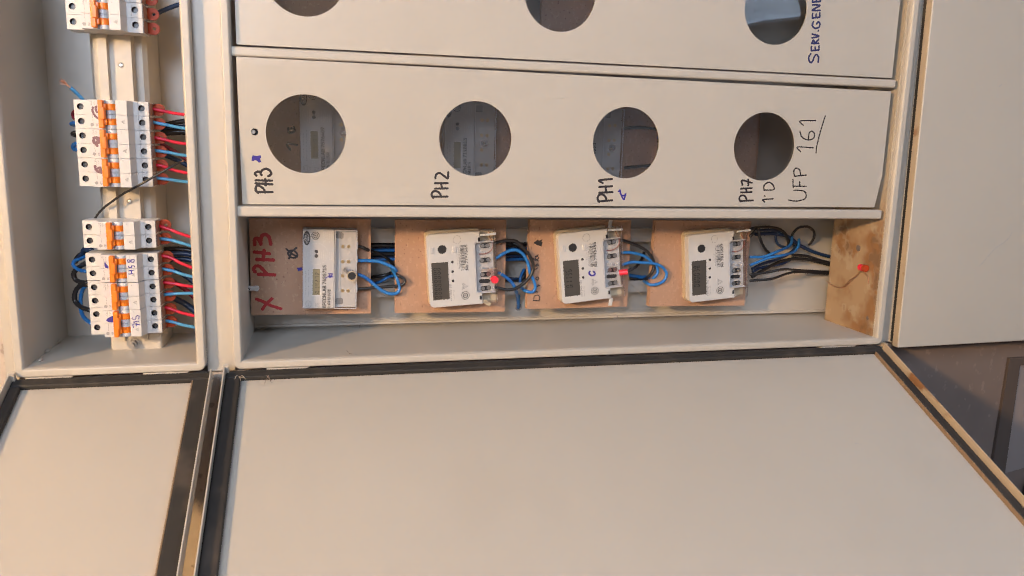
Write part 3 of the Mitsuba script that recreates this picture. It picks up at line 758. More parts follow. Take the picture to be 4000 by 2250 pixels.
# boards behind the closed panels
for i, (u0, u1, w0, w1, l) in enumerate(((-362, -205, 150, 292, 'fibreboard seen through the PH3 window'), (-122, 20, 150, 292, 'fibreboard seen through the PH2 window'),
                                      (92, 255, 150, 292, 'fibreboard seen through the PH1 window'), (300, 432, 150, 292, 'bare fibreboard seen through the PH7 window, with no meter on it'))):
    k = thing('mounting_board', l, 'board')
    obj('sheet', box(u0, u1, w0, w1, BD0, BD1), 'mdf', k)
    if i == 0:
        obj('handwriting', ink([[(-303.5, 186.2, -104)[:2], (-307.8, 194.3, -104)[:2], (-294.5, 193.2, -104)[:2]], [(-305.8, 216.4, -104)[:2], (-304.6, 210.1, -104)[:2], (-297.6, 211.7, -104)[:2], (-298.1, 218.1, -104)[:2]], [(-301.4, 210.9, -104)[:2], (-301.6, 216.5, -104)[:2]]], 3, RB, RB + .2), 'ink_black', k)
for u0, u1, l in ((-360, -205, 'fibreboard behind the first window of the top panel'), (60, 230, 'fibreboard behind the second window of the top panel')):
    k = thing('mounting_board', l, 'board')
    obj('sheet', box(u0, u1, 365, 497, BD0, BD1), 'mdf', k)

# ------------------------------------------------------------------ electricity meters


def fuzz(x, y0, y1, h, d, seed, wmax=2.2):
    """A line of print too small to read: short dashes."""
    r = np.random.default_rng(seed)
    ms, y = [], y0
    while y < y1:
        l = float(r.uniform(0.5, wmax))
        ms.append(box(x - h * float(r.uniform(0.7, 1)), x, y, min(y + l, y1), d, d + 0.1))
        y += l + float(r.uniform(0.25, 0.6))
    return cat(*ms)


def ring(x, y, r0, r1, d, n=20, sx=1.0, sy=1.0):
    import shapely.affinity as sa
    g = disc(x, y, r1, n).difference(disc(x, y, r0, n))
    return ext(sa.scale(g, sx, sy, origin=(x, y)), d, d + 0.12)


def edges_box(u0, u1, w0, w1, d0, d1, skip=()):
    """Thin-walled clear lid: front and four sides, single sheets."""
    c = [(u0, w0), (u1, w0), (u1, w1), (u0, w1)]
    v = [(a, b, d1) for a, b in c] + [(a, b, d0) for a, b in c]
    f = [[0, 1, 2], [0, 2, 3]]
    for i in range(4):
        j = (i + 1) % 4
        if i not in skip:
            f += [[i, i + 4, j + 4], [i, j + 4, j]]
    return trimesh.Trimesh(v, f, process=False)


FA = -80.0


def meter_a(label, L, serial, digits, barseed, full=True, seal=False):
    k = thing('electricity_meter', label, 'electricity meter')
    a = (0, 0); b = (76.3, -115.7)
    x0, x1, y0, y1 = a[0], b[0], b[1], a[1]
    xs = (44.5, -57.2)[0]
    bk = obj('case', cat(rbox(x0 - .4, x1 + .4, y0 - .6, y1 + .6, -104, -96, 2.5), rbox(x0, xs - 0.1, y0, y1, -98, FA, 1.2)), 'case_dull', k, L=L, smooth=40)
    tb = obj('terminal_block', rbox(xs + .3, x1 - .6, y0 + .6, y1 - .6, -97, -87, 1.0), 'terminal_grey', k, L=L, smooth=40)
    obj('terminal_lid', edges_box(xs + .1, x1, y0 + .1, y1 - .1, -96, FA + .6), 'clear_plastic', k, L=L)
    e = 0.9
    obj('lid_frame', ext(rrect(xs + .2, x1 - .1, y0 + .2, y1 - .2, 1).difference(rrect(xs + .2 + e, x1 - .1 - e, y0 + .2 + e, y1 - .2 - e, .8)), FA + .7, FA + 1.3), 'case_grey', k, L=L)
    # display
    p, q_ = (13.8, -95.5), (24.3, -57.4)
    dk_ = obj('display', box(p[0], q_[0], p[1], q_[1], FA - .3, FA + .12), 'lcd_olive', k, L=L)
    obj('display_surround', ext(sg.box(p[0] - .8, p[1] - .8, q_[0] + .8, q_[1] + .8).difference(sg.box(p[0], p[1], q_[0], q_[1])), FA - .2, FA + .35), 'case_grey', k, L=L)
    o = (23.1, -93)
    if digits:
        obj('digits', lcd(digits, o[0], o[1], ((22.8, -60.8)[1] - o[1]) / len(digits), o[0] - (17.2, -93)[0], FA + .14), 'lcd_olive_seg', dk_, L=L)
    o = (32.9, -114.3)
    obj('printed_text', txt(serial, o[0], o[1], (32.4, -51.9)[1] - o[1], o[0] - (28, -52)[0], FA + .02, True), 'print_black', k, L=L)
    p, q_ = (34.9, -114), (39.3, -86)
    obj('barcode', barcode(p[0], q_[0], p[1], q_[1], FA + .02, barseed, 44), 'print_black', k, L=L)
    o = (5, -94.6)
    obj('printed_text', txt('Medidor Monofasico Digital', o[0], o[1], (4.9, -60.5)[1] - o[1], 1.5, FA + .02), 'print_grey', k, L=L)
    o = (9, -98.3)
    obj('printed_text', txt('Energia Activa - Energia Reactiva', o[0], o[1], (8.7, -56.5)[1] - o[1], 1.5, FA + .02), 'print_grey', k, L=L)
    c = (5.7, -13.1)
    obj('printed_emblem', cat(ring(c[0], c[1], 7.0, 9.6, FA + .03, 20, 0.5, 1.06), ring(c[0], c[1], 6.0, 6.7, FA + .03, 20, 0.5, 1.06), txt('IRAM', c[0] + 1.7, c[1] - 6.0, 12, 3.6, FA + .03, True)), 'print_black', k, L=L)
    c = (17.7, -9.3)
    obj('printed_emblem', cat(ring(c[0], c[1], 4.6, 5.7, FA + .03), ring(c[0], c[1], 2.4, 3.4, FA + .03), txt('S', c[0] + 1.3, c[1] - 1.1, 2.2, 2.6, FA + .03, True)), 'print_black', k, L=L)
    c = (19.3, -35.5)
    obj('printed_circle', ring(c[0], c[1], 15.2, 15.6, FA + .03, 32), 'print_pale', k, L=L)
    c = (8.3, -109.1)
    obj('printed_emblem', cat(ring(c[0], c[1], 4.6, 5.0, FA + .03), ring(c[0], c[1], 3.4, 3.7, FA + .03), fuzz(c[0] + .8, c[1] - 2.4, c[1] + 2.4, 1.2, FA + .03, 4)), 'print_grey', k, L=L)
    c = (21.3, -110.6)
    sq = [sg.box(c[0] - h, c[1] - h, c[0] + h, c[1] + h) for h in (3.1, 2.7, 1.6, 1.2)]
    obj('printed_symbol', cat(ext(sq[0].difference(sq[1]), FA, FA + .12), ext(sq[2].difference(sq[3]), FA, FA + .12)), 'print_grey', k, L=L)
    for c in ((19, -32.1), (19.1, -38.5)):
        obj('sensor_dot', cyl(c[0], c[1], 2.6, FA - 1, FA + .2, 20), 'print_black', k, L=L)
    fz = []
    for i, (xx, ya, yb) in enumerate(((1098, 420, 268), (1122, 395, 268), (1150, 370, 268), (1178, 420, 268), (1205, 385, 268), (900, 575, 530), (930, 640, 495), (955, 650, 490), (1050, 625, 515), (1075, 610, 520), (1105, 630, 500), (1135, 610, 545), (1185, 630, 525), (1208, 630, 525), (985, 1165, 1110), (1010, 1165, 1110))):
        fz.append((xx, ya, yb, i))
    AX, AY0, AYK = (lambda q: 0.10599 * q + -87.703), None, (lambda q: -0.11164 * q + 26.139)
    labels[obj('fine_print', cat(*[fuzz(AX(xx), AYK(ya), AYK(yb), 1.0, FA + .02, i) for xx, ya, yb, i in fz]), 'print_pale', k, L=L)] = {'kind': 'stuff'}
    # terminals under the lid
    for j, c in enumerate(((56.2, -25.3), (64.5, -25.1), (56.2, -47.3), (64.4, -47.2), (56.4, -68.1), (56.4, -90.3), (64.4, -90.2))):
        s_ = obj('terminal_screw', cat(cyl(c[0], c[1], 2.6, -88, -86.4, 18), box(c[0] - 2.2, c[0] + 2.2, c[1] - .3, c[1] + .3, -86.5, -86.3)), 'brass', tb, L=L)
        obj('terminal_collar', ring(c[0], c[1], 2.8, 3.7, -86.9), 'case_white', tb, L=L)
    for c in ((66, -14.8), (66.2, -36.1)):
        obj('blank_cap', cyl(c[0], c[1], 3.4, -88, -86.3, 20), 'case_white', tb, L=L)
    for c, sgn in (((51.8, -9), 1), ((51.8, -105.8), -1)):
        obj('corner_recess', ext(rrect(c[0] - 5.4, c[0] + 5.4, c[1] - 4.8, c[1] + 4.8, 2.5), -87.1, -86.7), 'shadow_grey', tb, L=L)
    for c in ((76, -23.7), (75.8, -44.2), (75.6, -87.8)):
        obj('cable_gland', rbox(x1 - 1, x1 + 1.8, c[1] - 5.5, c[1] + 5.5, -104, -90, .8), 'case_white', k, L=L)
    c = (59.3, -58.7)
    obj('lid_screw', cat(cyl(c[0], c[1], 5.2, FA - 4, FA + 1.0, 22), ), 'clear_plastic', k, L=L)
    obj('lid_screw', cat(cyl(c[0], c[1], 2.4, FA - 4, FA + 1.6, 16), box(c[0] - 2, c[0] + 2, c[1] - .3, c[1] + .3, FA + 1.6, FA + 1.9)), 'dull_steel', k, L=L)
    return k


MA = mat4(-288.5, 76.1, 0, -1.45)
m1 = meter_a('white meter with an olive display reading 014272 on the leftmost board', MA, 'EPECNLAB 7455715', '014272', 3)
obj('handwriting', ink([[(-247.8, 6.5), (-253.3, 7.9), (-258.3, 4.3)], [(-253.8, 11.1), (-248.3, 10.8), (-251.2, 5.4)], [(-252.2, 10.2), (-252.5, 5.6)]], 1.5, FA + .16, FA + .3, False), 'ink_blue', m1, label='blue letter A')
c = (-220.8, 9.3, -70)
sk = thing('seal', 'round black plastic seal on the lid of the leftmost meter', 'seal')
obj('cap', cat(cyl(c[0] - .6, c[1] + .4, 5.6, -82, -66, 24)), 'button_black', sk, smooth=40)
obj('sleeve', loft([rloop(c[0] - 7, c[0] + 7, c[1] - 7.6, c[1] + 6.4, 6.9, dd) for dd in (-84, -70)]), 'seal_clear', sk)
obj('rim', ring(c[0] - .3, c[1] - .2, 5.8, 7.2, -67), 'case_cream', sk)
for (cx, cy), ser, dg, sd, l in ((((-270.2, 193.8, -80)[0], (-270.2, 193.8, -80)[1]), 'EPECNLAB 7576409', '000481', 5, 'grey meter with serial 7576409 seen through the PH3 window'),
                                 (((-68.2, 184.2, -80)[0], (-68.2, 184.2, -80)[1]), 'EPECNLAB 7118813', '', 8, 'grey meter with serial 7118813 seen through the PH2 window')):
    o = (18.9, -76.4)
    meter_a(l, mat4(cx - o[0], cy - o[1], 0), ser, dg, sd)
o = (56.2, -25.3)
t3 = (171.8, 233.3, -80)
meter_a('grey meter with serial ending 742550 seen through the PH1 window', mat4(t3[0] - o[0] - 4, t3[1] - o[1], 0), 'EPECNLAB 742550', '002917', 11)

FB = -78.0


def meter_b(label, L, serial, digits, seed, tabs):
    k = thing('electricity_meter', label, 'electricity meter')
    a, b = (0, 0), (79.7, -111.4)
    x0, x1, y0, y1 = a[0], b[0], (34.8, -110.7)[1], (40.4, -0.6)[1]
    back = sg.box(x0 + 3, y0, (104.2, 15)[0], y1).union(rrect(x0 - .3, x0 + 30, y0 - 1, y1 + 4, 8)).union(sg.box(x0 + 8, y0 - 1, x1 + 2, y1 + 4))
    obj('case', cat(ext(back, -104, -94), ext(back.buffer(-1.0, quad_segs=3), -94, -92.6)), 'case_cream', k, L=L, smooth=30)
    n0, n1 = (70.7, -94.6), (74.5, -15.9)
    notch = rrect(n0[0], n0[0] + 40, n0[1], n1[1], 5.5)
    front = rrect(x0, x0 + 40, y0, y1, 6.5).union(sg.box(x0 + 10, y0, x1, y1)).difference(notch)
    obj('front_cover', cat(ext(front.buffer(-.5, quad_segs=3), -93, -90), ext(front, -90, FA_B), ext(front.buffer(-0.8, quad_segs=3), FA_B, FB)), 'case_white', k, L=L, smooth=35)
    t1 = (100.7, -96.5)
    tb = obj('terminal_block', ext(rrect(n0[0] + .6, t1[0], n0[1] + .6, n1[1] - .6, 3), -97, -87), 'terminal_grey', k, L=L)
    obj('terminal_surround', ext(notch.buffer(-.1).difference(notch.buffer(-1.2)).intersection(sg.box(0, -400, t1[0], 400)), -87, FB + .15), 'case_grey', k, L=L)
    cx = (103.9, -56.3)[0]
    obj('terminal_lid', cat(edges_box(x1 + .3, cx, y0 + 1, y1 + 3, -120, FB + .8, (3,)), edges_box(n0[0] + .4, x1 + .2, n0[1] + .4, n1[1] - .4, -86, FB + 1.0, (1,))), 'clear_plastic', k, L=L)
    e = cat(box(cx - .9, cx, y0 + 1, y1 + 3, FB - 1.2, FB + .7), box(cx - .7, cx - .1, y0 + 1, y0 + 1.6, -120, FB), box(cx - .7, cx - .1, y1 + 2.4, y1 + 3, -120, FB), box(cx - 4.6, cx - 4.0, y0 + 14, y1 - 16, FB - 1, FB + .6))
    obj('lid_edge', e, 'seal_clear', k, L=L)
    for c in ((92.1, -5.4), (88, -100.7)):
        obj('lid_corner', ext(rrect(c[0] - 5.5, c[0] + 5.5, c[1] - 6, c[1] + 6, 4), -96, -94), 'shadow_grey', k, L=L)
    p, q_ = (4.9, -99.5), (30, -42.9)
    dk_ = obj('display', ext(rrect(p[0], q_[0], p[1], q_[1], .8), FB - .4, FB + .12), 'lcd_dark', k, L=L)
    o = (18.7, -97.5)
    if digits:
        obj('digits', lcd(digits, o[0], o[1] + (0 if len(digits) > 6 else 12), (q_[1] - p[1] - 8) / 8.0, o[0] - (7.6, -96.6)[0], FB + .14, .68), 'lcd_dark_seg', dk_, L=L)
    c = (22.3, -23.7)
    obj('push_button', cyl(c[0], c[1], 6.55, FB - 1, FB + .35, 28), 'button_black', k, L=L)
    c = (45.2, -10.4)
    obj('button_ring', cat(ring(c[0], c[1], 5.52, 6.04, FB + .02, 24)), 'print_grey', k, L=L)
    for c in ((36.7, -43.6), (36.4, -57.9), (36.2, -72.2)):
        obj('indicator_dot', cyl(c[0], c[1], 2.05, FB - 1, FB + .2, 16), 'button_black', k, L=L)
    for c in ((78.5, -12.4), (77.3, -101.3)):
        obj('latch_slot', box(c[0] - 1.5, c[0] + 1.5, c[1] - 3.0, c[1] + 3.0, FB - .5, FB + .15), 'hole_black', k, L=L)
    for c in ((78.5, -7), (77.4, -107.6)):
        obj('printed_circle', ring(c[0], c[1], 3.4, 3.7, FB + .02), 'print_pale', k, L=L)
    for c in tabs:
        obj('latch_tab', rbox(c[0] - 3.2, c[0] + 2.6, c[1] - 4.6, c[1] + 4.6, FB - 1, FB + 1.8, .7), 'case_white', k, L=L, smooth=40)
    T_ = []
    o = (33.4, -101.9)
    obj('printed_text', txt('HEXING-TSI', o[0], o[1], (34.7, -76.2)[1] - o[1], 2.6, FB + .02, True), 'print_grey', k, L=L)
    o = (31.5, -74.4)
    obj('printed_text', txt('Hexing Electrical Co.,Ltd.', o[0], o[1], (33.1, -41.9)[1] - o[1], 1.6, FB + .02), 'print_grey', k, L=L)
    o = (37.4, -102)
    obj('printed_text', txt('HXE12-DL', o[0], o[1], (38.2, -85.8)[1] - o[1], 1.9, FB + .02), 'print_grey', k, L=L)
    o = (45.1, -49.1)
    obj('printed_text', txt('TECNO STAFF S.A.', o[0], o[1], (46.1, -29.4)[1] - o[1], 1.4, FB + .02), 'print_grey', k, L=L)
    o = (48.4, -54.4)
    obj('printed_text', txt('Propiedad de EPEC', o[0], o[1], (50.1, -21.4)[1] - o[1], 2.4, FB + .02, True), 'print_grey', k, L=L)
    o = (60.1, -57.4)
    obj('printed_text', txt('No ' + serial, o[0], o[1], (62, -19.1)[1] - o[1], o[0] - (56.4, -57)[0], FB + .02, True), 'print_black', k, L=L)
    p, q_ = (49.1, -56.9), (56.1, -18.8)
    obj('barcode', barcode(p[0], q_[0], p[1], q_[1], FB + .02, seed, 60), 'print_black', k, L=L)
    o = (64.1, -36)
    obj('printed_text', txt('Origen: China 2021', o[0], o[1], (65.1, -13.3)[1] - o[1], 1.3, FB + .02), 'print_pale', k, L=L)
    BX, BY = (lambda q: 0.10113 * q + -12.201), (lambda q: -0.10137 * q + 19.151)
    labels[obj('fine_print', cat(*[fuzz(BX(xx), BY(ya), BY(yb), hh, FB + .02, i) for i, (xx, ya, yb, hh) in enumerate(((548, 1190, 940, 1.3), (577, 1190, 895, 1.3), (606, 1190, 840, 1.4), (540, 690, 545, 1.0), (541, 960, 830, 1.0), (770, 1180, 560, 1.2), (537, 770, 755, 1.0), (494, 870, 838, 1.2), (489, 590, 555, 1.2)))]), 'print_pale', k, L=L)] = {'kind': 'stuff'}
    c = (54, -95.8)
    r_ = 6.34
    obj('printed_emblem', cat(ring(c[0], c[1], r_ * .86, r_, FB + .02, 24), ring(c[0], c[1], r_ * .42, r_ * .62, FB + .02, 24), txt('S', c[0] + 1.5, c[1] - 1.2, 2.4, 3.0, FB + .02, True)), 'print_black', k, L=L)
    t_ = [(49.7, -76), (49.5, -87.4), (59.6, -82)]
    obj('printed_emblem', cat(ext(poly(t_).difference(poly(t_).buffer(-.6)), FB, FB + .12), txt('IRAM', (53.3, -85.4)[0], (53.3, -85.4)[1], (53.7, -77.7)[1] - (53.3, -85.4)[1], 2.6, FB + .02, True), txt('S', (56.9, -83.6)[0], (56.9, -83.6)[1], 2.4, 2.2, FB + .02, True)), 'print_grey', k, L=L)
    obj('printed_diagram', ink([[(58.3, -60.1), (58.7, -68.3), (57.3, -73.8)], [(51.1, -71.8), (53.1, -72), (52.4, -65.8), (54.8, -63.3)], [(51.3, -67.7), (56.4, -67.6)], [(54.7, -71.6), (56.7, -63.1)]], .35, FB, FB + .12, False), 'print_pale', k, L=L)
    # the terminals
    for pair in (((85.1, -23.4), (92.5, -23.5)), ((83.3, -45.5), (92.7, -45.2)), ((83.2, -67.3), (92.1, -67.4)), ((83, -88.8), (91.6, -88.7))):
        sl = sg.LineString(pair)
        obj('terminal_collar', ext(sl.buffer(4.9).difference(sl.buffer(3.9)), -87.2, -85.2), 'case_white', tb, L=L)
        obj('terminal_recess', ext(sl.buffer(3.9), -87.3, -86.9), 'button_black', tb, L=L)
        for c in pair:
            g = rng.uniform(0, math.pi)
            sc_ = cat(cyl(0, 0, 2.9, -86.9, -85.8, 18), box(-2.5, 2.5, -.4, .4, -85.85, -85.5), box(-.4, .4, -2.5, 2.5, -85.85, -85.49))
            sc_.apply_transform(trimesh.transformations.rotation_matrix(g, (0, 0, 1)))
            sc_.apply_translation((c[0], c[1], 0))
            obj('terminal_screw', sc_, 'steel', tb, L=L)
    sl = sg.LineString([(80.1, -77.3), (91.5, -77.9)])
    obj('terminal_collar', ext(sl.buffer(4.2).difference(sl.buffer(3.2)), -87.2, -85.2), 'case_white', tb, L=L)
    obj('terminal_recess', ext(sl.buffer(3.2), -87.3, -86.8), 'button_black', tb, L=L)
    p, q_ = (75.7, -39.9), (88.5, -30.1)
    rr_ = rrect(p[0], q_[0], p[1], q_[1], 2)
    obj('link_frame', cat(ext(rr_.difference(rr_.buffer(-1)), -87.2, -85.4), ext(sg.LineString([(79.3, -37), (79.7, -32), (85.8, -32.2)]).buffer(.9), -87.2, -86)), 'case_white', tb, L=L)
    for c in ((80.4, -56), (92.9, -56.7)):
        obj('lid_screw', cat(ring(c[0], c[1], 2.6, 3.4, FB + .6), cyl(c[0], c[1], 1.4, -86, FB + 1, 12)), 'case_grey', k, L=L)
    cord = tube([(*(94.9, 0.5), -84), (*(95.5, -8.7), -82), (*(99.6, -18), -81.5), (*(99.7, -25.2), -81.5), (*(95.6, -32), -82), (*(87.7, -35.1), -83), (*(78.5, -35.2), -84)], .55, 6)
    obj('seal_cord', cord, 'dark_red_cord', k, L=L)
    return k


FA_B = FB - 0.7
L2, L3, L4 = mat4(-113.1, 67.8, 0, 3.58), mat4(88.8, 68.4, 0, 6.04), mat4(305.7, 66.2, 0, 5.17)
TABS = [(7.1, -24), (40.7, -25.3)]
m2 = meter_b('white meter numbered 7797665 with all display segments lit, second board from the left', L2, '7797665', '88888888', 21, TABS)
m3 = meter_b('tilted white meter numbered 7793458 with a blue C on its face', L3, '7793458', '01136', 22, TABS)
m4 = meter_b('white meter numbered 7811877, the rightmost one', L4, '7811877', '000038', 23, [])
obj('handwriting', ink([[(142.7, 9.9), (141.5, 6.8), (144.9, 3.7), (150, 3.6), (151.1, 7.3), (148.4, 9.8)]], 2.6, FB + .3, FB + .5), 'ink_blue', m3, label='blue letter C')
# seals on the meters
for (c, l) in (((-11, 0.8, -66), 'round red seal in clear plastic hanging on the second meter from the left'),):
    sk = thing('seal', l, 'seal')
    obj('red_core', cyl(c[0], c[1], 5.6, -72, -65.5, 26), 'seal_red', sk, smooth=40)
    obj('clear_body', loft([rloop(c[0] - 6.8, c[0] + 6.8, c[1] - 6.8, c[1] + 6.8, 6.75, dd) for dd in (-76, -66)]), 'seal_clear', sk)
    obj('clear_flag', ext(rrect(c[0] - 12, c[0] + 9, c[1] + 5, c[1] + 17, 2), -72, -71.2), 'seal_clear', sk)
    m = meshkit.text_mesh('EPEC', 2.6, .15)
    m.apply_translation((c[0] - 6, c[1] + 10, -71.1))
    obj('embossed_text', m, 'ink_purple', sk)
    obj('wire', tube([(c[0] - 17, c[1] + 14, -74), (c[0] - 10, c[1] + 15, -71), (c[0] + 2, c[1] + 16.5, -70), (c[0] + 12, c[1] + 12, -72), (c[0] + 8, c[1] + 4, -73)], .3, 5), 'case_cream', sk)
c = (193.3, 9.5, -66)
sk = thing('seal', 'red seal with clear flanges lying sideways on the tilted meter', 'seal')
ax = np.array([0.93, 0.17, 0.32])
for nm, a0, a1, r, b in (('red_core', -6, 7, 4.6, 'seal_red'), ('flange', -7.6, -6.4, 6.8, 'seal_clear'), ('flange', -.4, .8, 6.8, 'seal_clear'), ('flange', 7, 8.2, 7.0, 'seal_clear')):
    obj(nm, xcyl(np.array(c) + ax * a0, np.array(c) + ax * a1, r, 22), b, sk, smooth=40)
e = (257.9, -48.8, -106)
obj('wire', tube([(c[0] + 8, c[1] - 3, -66), (c[0] + 18, c[1] - 17, -80), ((c[0] + e[0]) / 2 + 3, (c[1] + e[1]) / 2 - 2, -100), e], .28, 5), 'case_cream', sk)
c = (606.8, 16.1, -40)
cd = 592.5
sk = thing('seal', 'small red seal on a thin wire lying against the rusty side plate', 'seal')
w_, d_ = (18.1, -27.5)
obj('red_core', xcyl((593, w_, d_ - 7), (593, w_ - .5, d_ + 3), 5.2, 18), 'seal_red', sk, smooth=40)
obj('flange', xcyl((593, w_, d_ - 1), (593, w_, d_ + .4), 6.2, 18), 'seal_clear', sk, smooth=40)
obj('cap', xcyl((593, w_, d_ + 3), (593, w_, d_ + 8), 5.6, 18), 'clip_plastic', sk, smooth=40)
obj('wire', cat(tube([(592, *(-18.6, -118.6)), (596, *(-24.6, -103.9)), (597, *(-24.9, -82.8)), (597, *(-16, -67.2)), (595, *(12.1, -33.5))], .45, 6),
                tube([(597, *(-19.3, -73.4)), (597, *(-8.2, -63)), (596, *(0.6, -46.5)), (595, *(10.9, -35.3))], .35, 6),
                tube([(596, *(9.8, -26.8)), (597, *(3.3, -17)), (597.5, *(-6.3, -16.8))], .35, 6)), 'copper', sk)
# sealing tabs of clear tape on the lids
for (u, w, l, rt) in ((*(-21.6, 68.3, -74)[:2], 'crumpled clear tie at the top corner of the second meter', 5), (*(179.9, 75.1, -74)[:2], 'clear tie at the top corner of the tilted meter', 4), (*(400.3, 73.4, -74)[:2], 'clear tie at the top corner of the rightmost meter', 6)):
    m = rbox(-11, 13, -1.6, 1.6, -1, .6, .5)
    v = m.subdivide_to_size(3).copy()
    v.vertices = v.vertices + np.c_[np.zeros(len(v.vertices)), 1.5 * (meshkit.noise(v.vertices * .35 + u) - .5), 2.5 * (meshkit.noise(v.vertices * .3 + 9 + u) - .5)]
    tag(obj('plastic_tie', v, 'barrel_white', L=mat4(u, w, -75, rt)), l, 'tie')
for (px, l) in (((174.2, 83.3, -80), 'small white tag above the tilted meter'), ((181.1, -40.2, -80), 'small white tag below the tilted meter'), ((-19.2, -37.5, -80), 'small cream tag at the lower corner of the second meter')):
    tag(obj('seal_tag', rbox(-3.0, 3.0, -6.6, 6.6, -.8, .8, .6), 'case_white' if 'cream' not in l else 'case_cream', L=mat4(px[0], px[1], -82, 60 if 'cream' in l else -8), smooth=40), l, 'tag')

# ------------------------------------------------------------------ wires


def wire(label, pts, r, bsdf, name='wire', group=None, kind='wire'):
    return tag(obj(name, tube(pts, r, 10), bsdf, smooth=True), label, kind, group)


PO = ('first', 'second', 'third', 'fourth', 'fifth', 'sixth')
R1 = 2.15
# feeds leaving the breakers' lower terminals
G2 = [('red', [(-474.9, 235.4, -60), (-456.5, 232, -61), (-445.5, 230.2, -64), (-424, (-433, 228.1, -68)[1], -70)]),
      ('blue', [(-474.6, 218.1, -60), (-457.1, 215, -60), (-446.2, 212.8, -63), (-424, (-433.9, 209.4, -68)[1], -70)]),
      ('red', [(-474.8, 198.6, -60), (-458.1, 195.3, -60), (-447.2, 192.6, -63), (-424, (-433.9, 189.8, -68)[1], -70)]),
      ('blue', [(-474.8, 181.9, -60), (-456.4, 179.3, -60), (-446.3, 177.2, -63), (-424, (-434.7, 173.7, -68)[1], -70)]),
      ('red', [(-474.6, 162.9, -60), (-464, 161.1, -60), (-453.9, 156.6, -63), (-424, (-434.9, 149.8, -68)[1], -70)]),
      ('blue', [(-474.5, 145.8, -60), (-455.7, 143.7, -60), (-446.3, 142, -63), (-424, (-434.6, 139.3, -68)[1], -70)])]
for i, (c, p) in enumerate(G2):
    wire(f'{c} wire leaving the {PO[i]} pole of the middle breaker bank from the top', p, R1, 'red_wire' if c == 'red' else 'sky_wire')
G3 = [('red', [(-474.7, 82.4, -60), (-461.2, 77.9, -58), (-448.8, 72.5, -58), (-424, (-430.7, 61.9, -64)[1], -66)]),
      ('blue', [(-474.8, 65.1, -60), (-459.4, 63.1, -58), (-446.9, 59.3, -58), (-424, (-431.2, 50.2, -64)[1], -66)])]
for i, (c, p) in enumerate(G3):
    wire(f'{c} wire leaving the single breaker between the two banks', p, R1, 'red_wire' if c == 'red' else 'sky_wire')
G4 = [('red', [(-474.7, 42.3, -60), (-461.6, 39.1, -59), (-448.2, 31.5, -58), (-424, (-430.9, 18.9, -64)[1], -66)]),
      ('blue', [(-474.5, 24.2, -60), (-459.1, 20.8, -59), (-447.2, 16.4, -58), (-424, (-431.4, 7.9, -64)[1], -66)]),
      ('red', [(-473.6, 5.5, -60), (-456.4, 3.2, -58), (-444.6, 0.6, -58), (-424, (-431.1, -4.3, -64)[1], -66)]),
      ('blue', [(-474.1, -11.9, -60), (-463, -10.6, -58), (-450.2, -10.1, -58), (-424, (-431.4, -11.8, -64)[1], -66)]),
      ('red', [(-473.6, -29, -60), (-463.6, -31.8, -58), (-452, -36.6, -58), (-424, (-429.4, -47.2, -64)[1], -66)]),
      ('blue', [(-473.6, -47.9, -60), (-462.1, -50, -58), (-449.6, -54.3, -58), (-424, (-430.1, -62.7, -64)[1], -66)])]
for i, (c, p) in enumerate(G4):
    wire(f'{c} wire leaving the {PO[i]} pole of the lower breaker bank from the top', p, R1, 'red_wire' if c == 'red' else 'sky_wire')
# loops on the far side of the breakers
LB = 'loop of {} cable bulging from behind the lower breaker bank, {}'
wire(LB.format('bright blue', 'topmost of the loops'), [(-576.4, 37.2, -100), (-582.4, 33.5, -92), (-586.8, 32.4, -88), (-589.3, 27.8, -84), (-583.7, 22.3, -80), (-576.2, 20.9, -72), (-567.7, 21.3, -62)], 2.3, 'blue_wire')
wire(LB.format('thick black', 'upper one of two'), [(-566.9, 32.4, -66), (-578, 26.1, -80), (-586.9, 19.8, -88), (-591, 13, -90), (-589.2, 5.9, -90), (-581.4, 3.3, -84), (-567.8, 5.4, -66)], 3.2, 'black_wire')
wire(LB.format('thick black', 'lower one of two'), [(-569.1, 2.1, -70), (-580.9, -1, -84), (-588.9, -8.1, -90), (-592.4, -16.4, -92), (-591.8, -25.3, -92), (-583.7, -30.9, -84), (-572.9, -31.4, -70), (-565.3, -31.7, -62)], 3.2, 'black_wire')
wire(LB.format('dull blue', 'long and lowest'), [(-571.2, 1.1, -76), (-580.6, -7.4, -90), (-586.3, -19.4, -98), (-587.5, -30.1, -98), (-586.2, -39.2, -94), (-578.5, -46.2, -80), (-565.7, -49.6, -62)], 2.6, 'blue_wire')
wire('short dark blue cable in the gap between the single breaker and the lower bank', [(-563.6, 47.5, -84), (-570.5, 46.5, -86), (-575.6, 47.5, -88), (-579.8, 40.8, -96), (-588.1, 32.8, -104)], 3.0, 'navy_wire')
wire('dark cable above the blue loop left of the lower bank', [(-575.2, 40.5, -98), (-583.7, 38.4, -104), (-588.5, 34.2, -106), (-596.2, 26.1, -120)], 3.4, 'black_wire')
for i, (p, b, n, r) in enumerate((([(-567.6, 229.7, -66), (-573.7, 226.6, -78), (-573.7, 221.1, -80), (-567.9, 218.8, -70)], 'dark_red_wire', 'dark red', 2.4),
                                  ([(-565.4, 214.4, -60), (-572.8, 214, -70), (-577.5, 213.2, -82), (-577.9, 212.3, -96)], 'blue_wire', 'small blue', 2.6),
                                  ([(-566.8, 202.6, -62), (-574.8, 201.2, -74), (-577.2, 199.6, -84), (-572, 198.4, -80)], 'black_wire', 'black', 2.6),
                                  ([(-566.1, 189, -62), (-574.3, 186.6, -74), (-577.1, 183.1, -80), (-575.6, 180.5, -80), (-568.5, 180.8, -70)], 'blue_wire', 'dull blue', 2.7))):
    wire(f'{n} cable bend peeping out left of the middle breaker bank', p, r, b)
fk = thing('loose_wire', 'loose blue wire end with frayed copper strands above the middle breaker bank', 'wire')
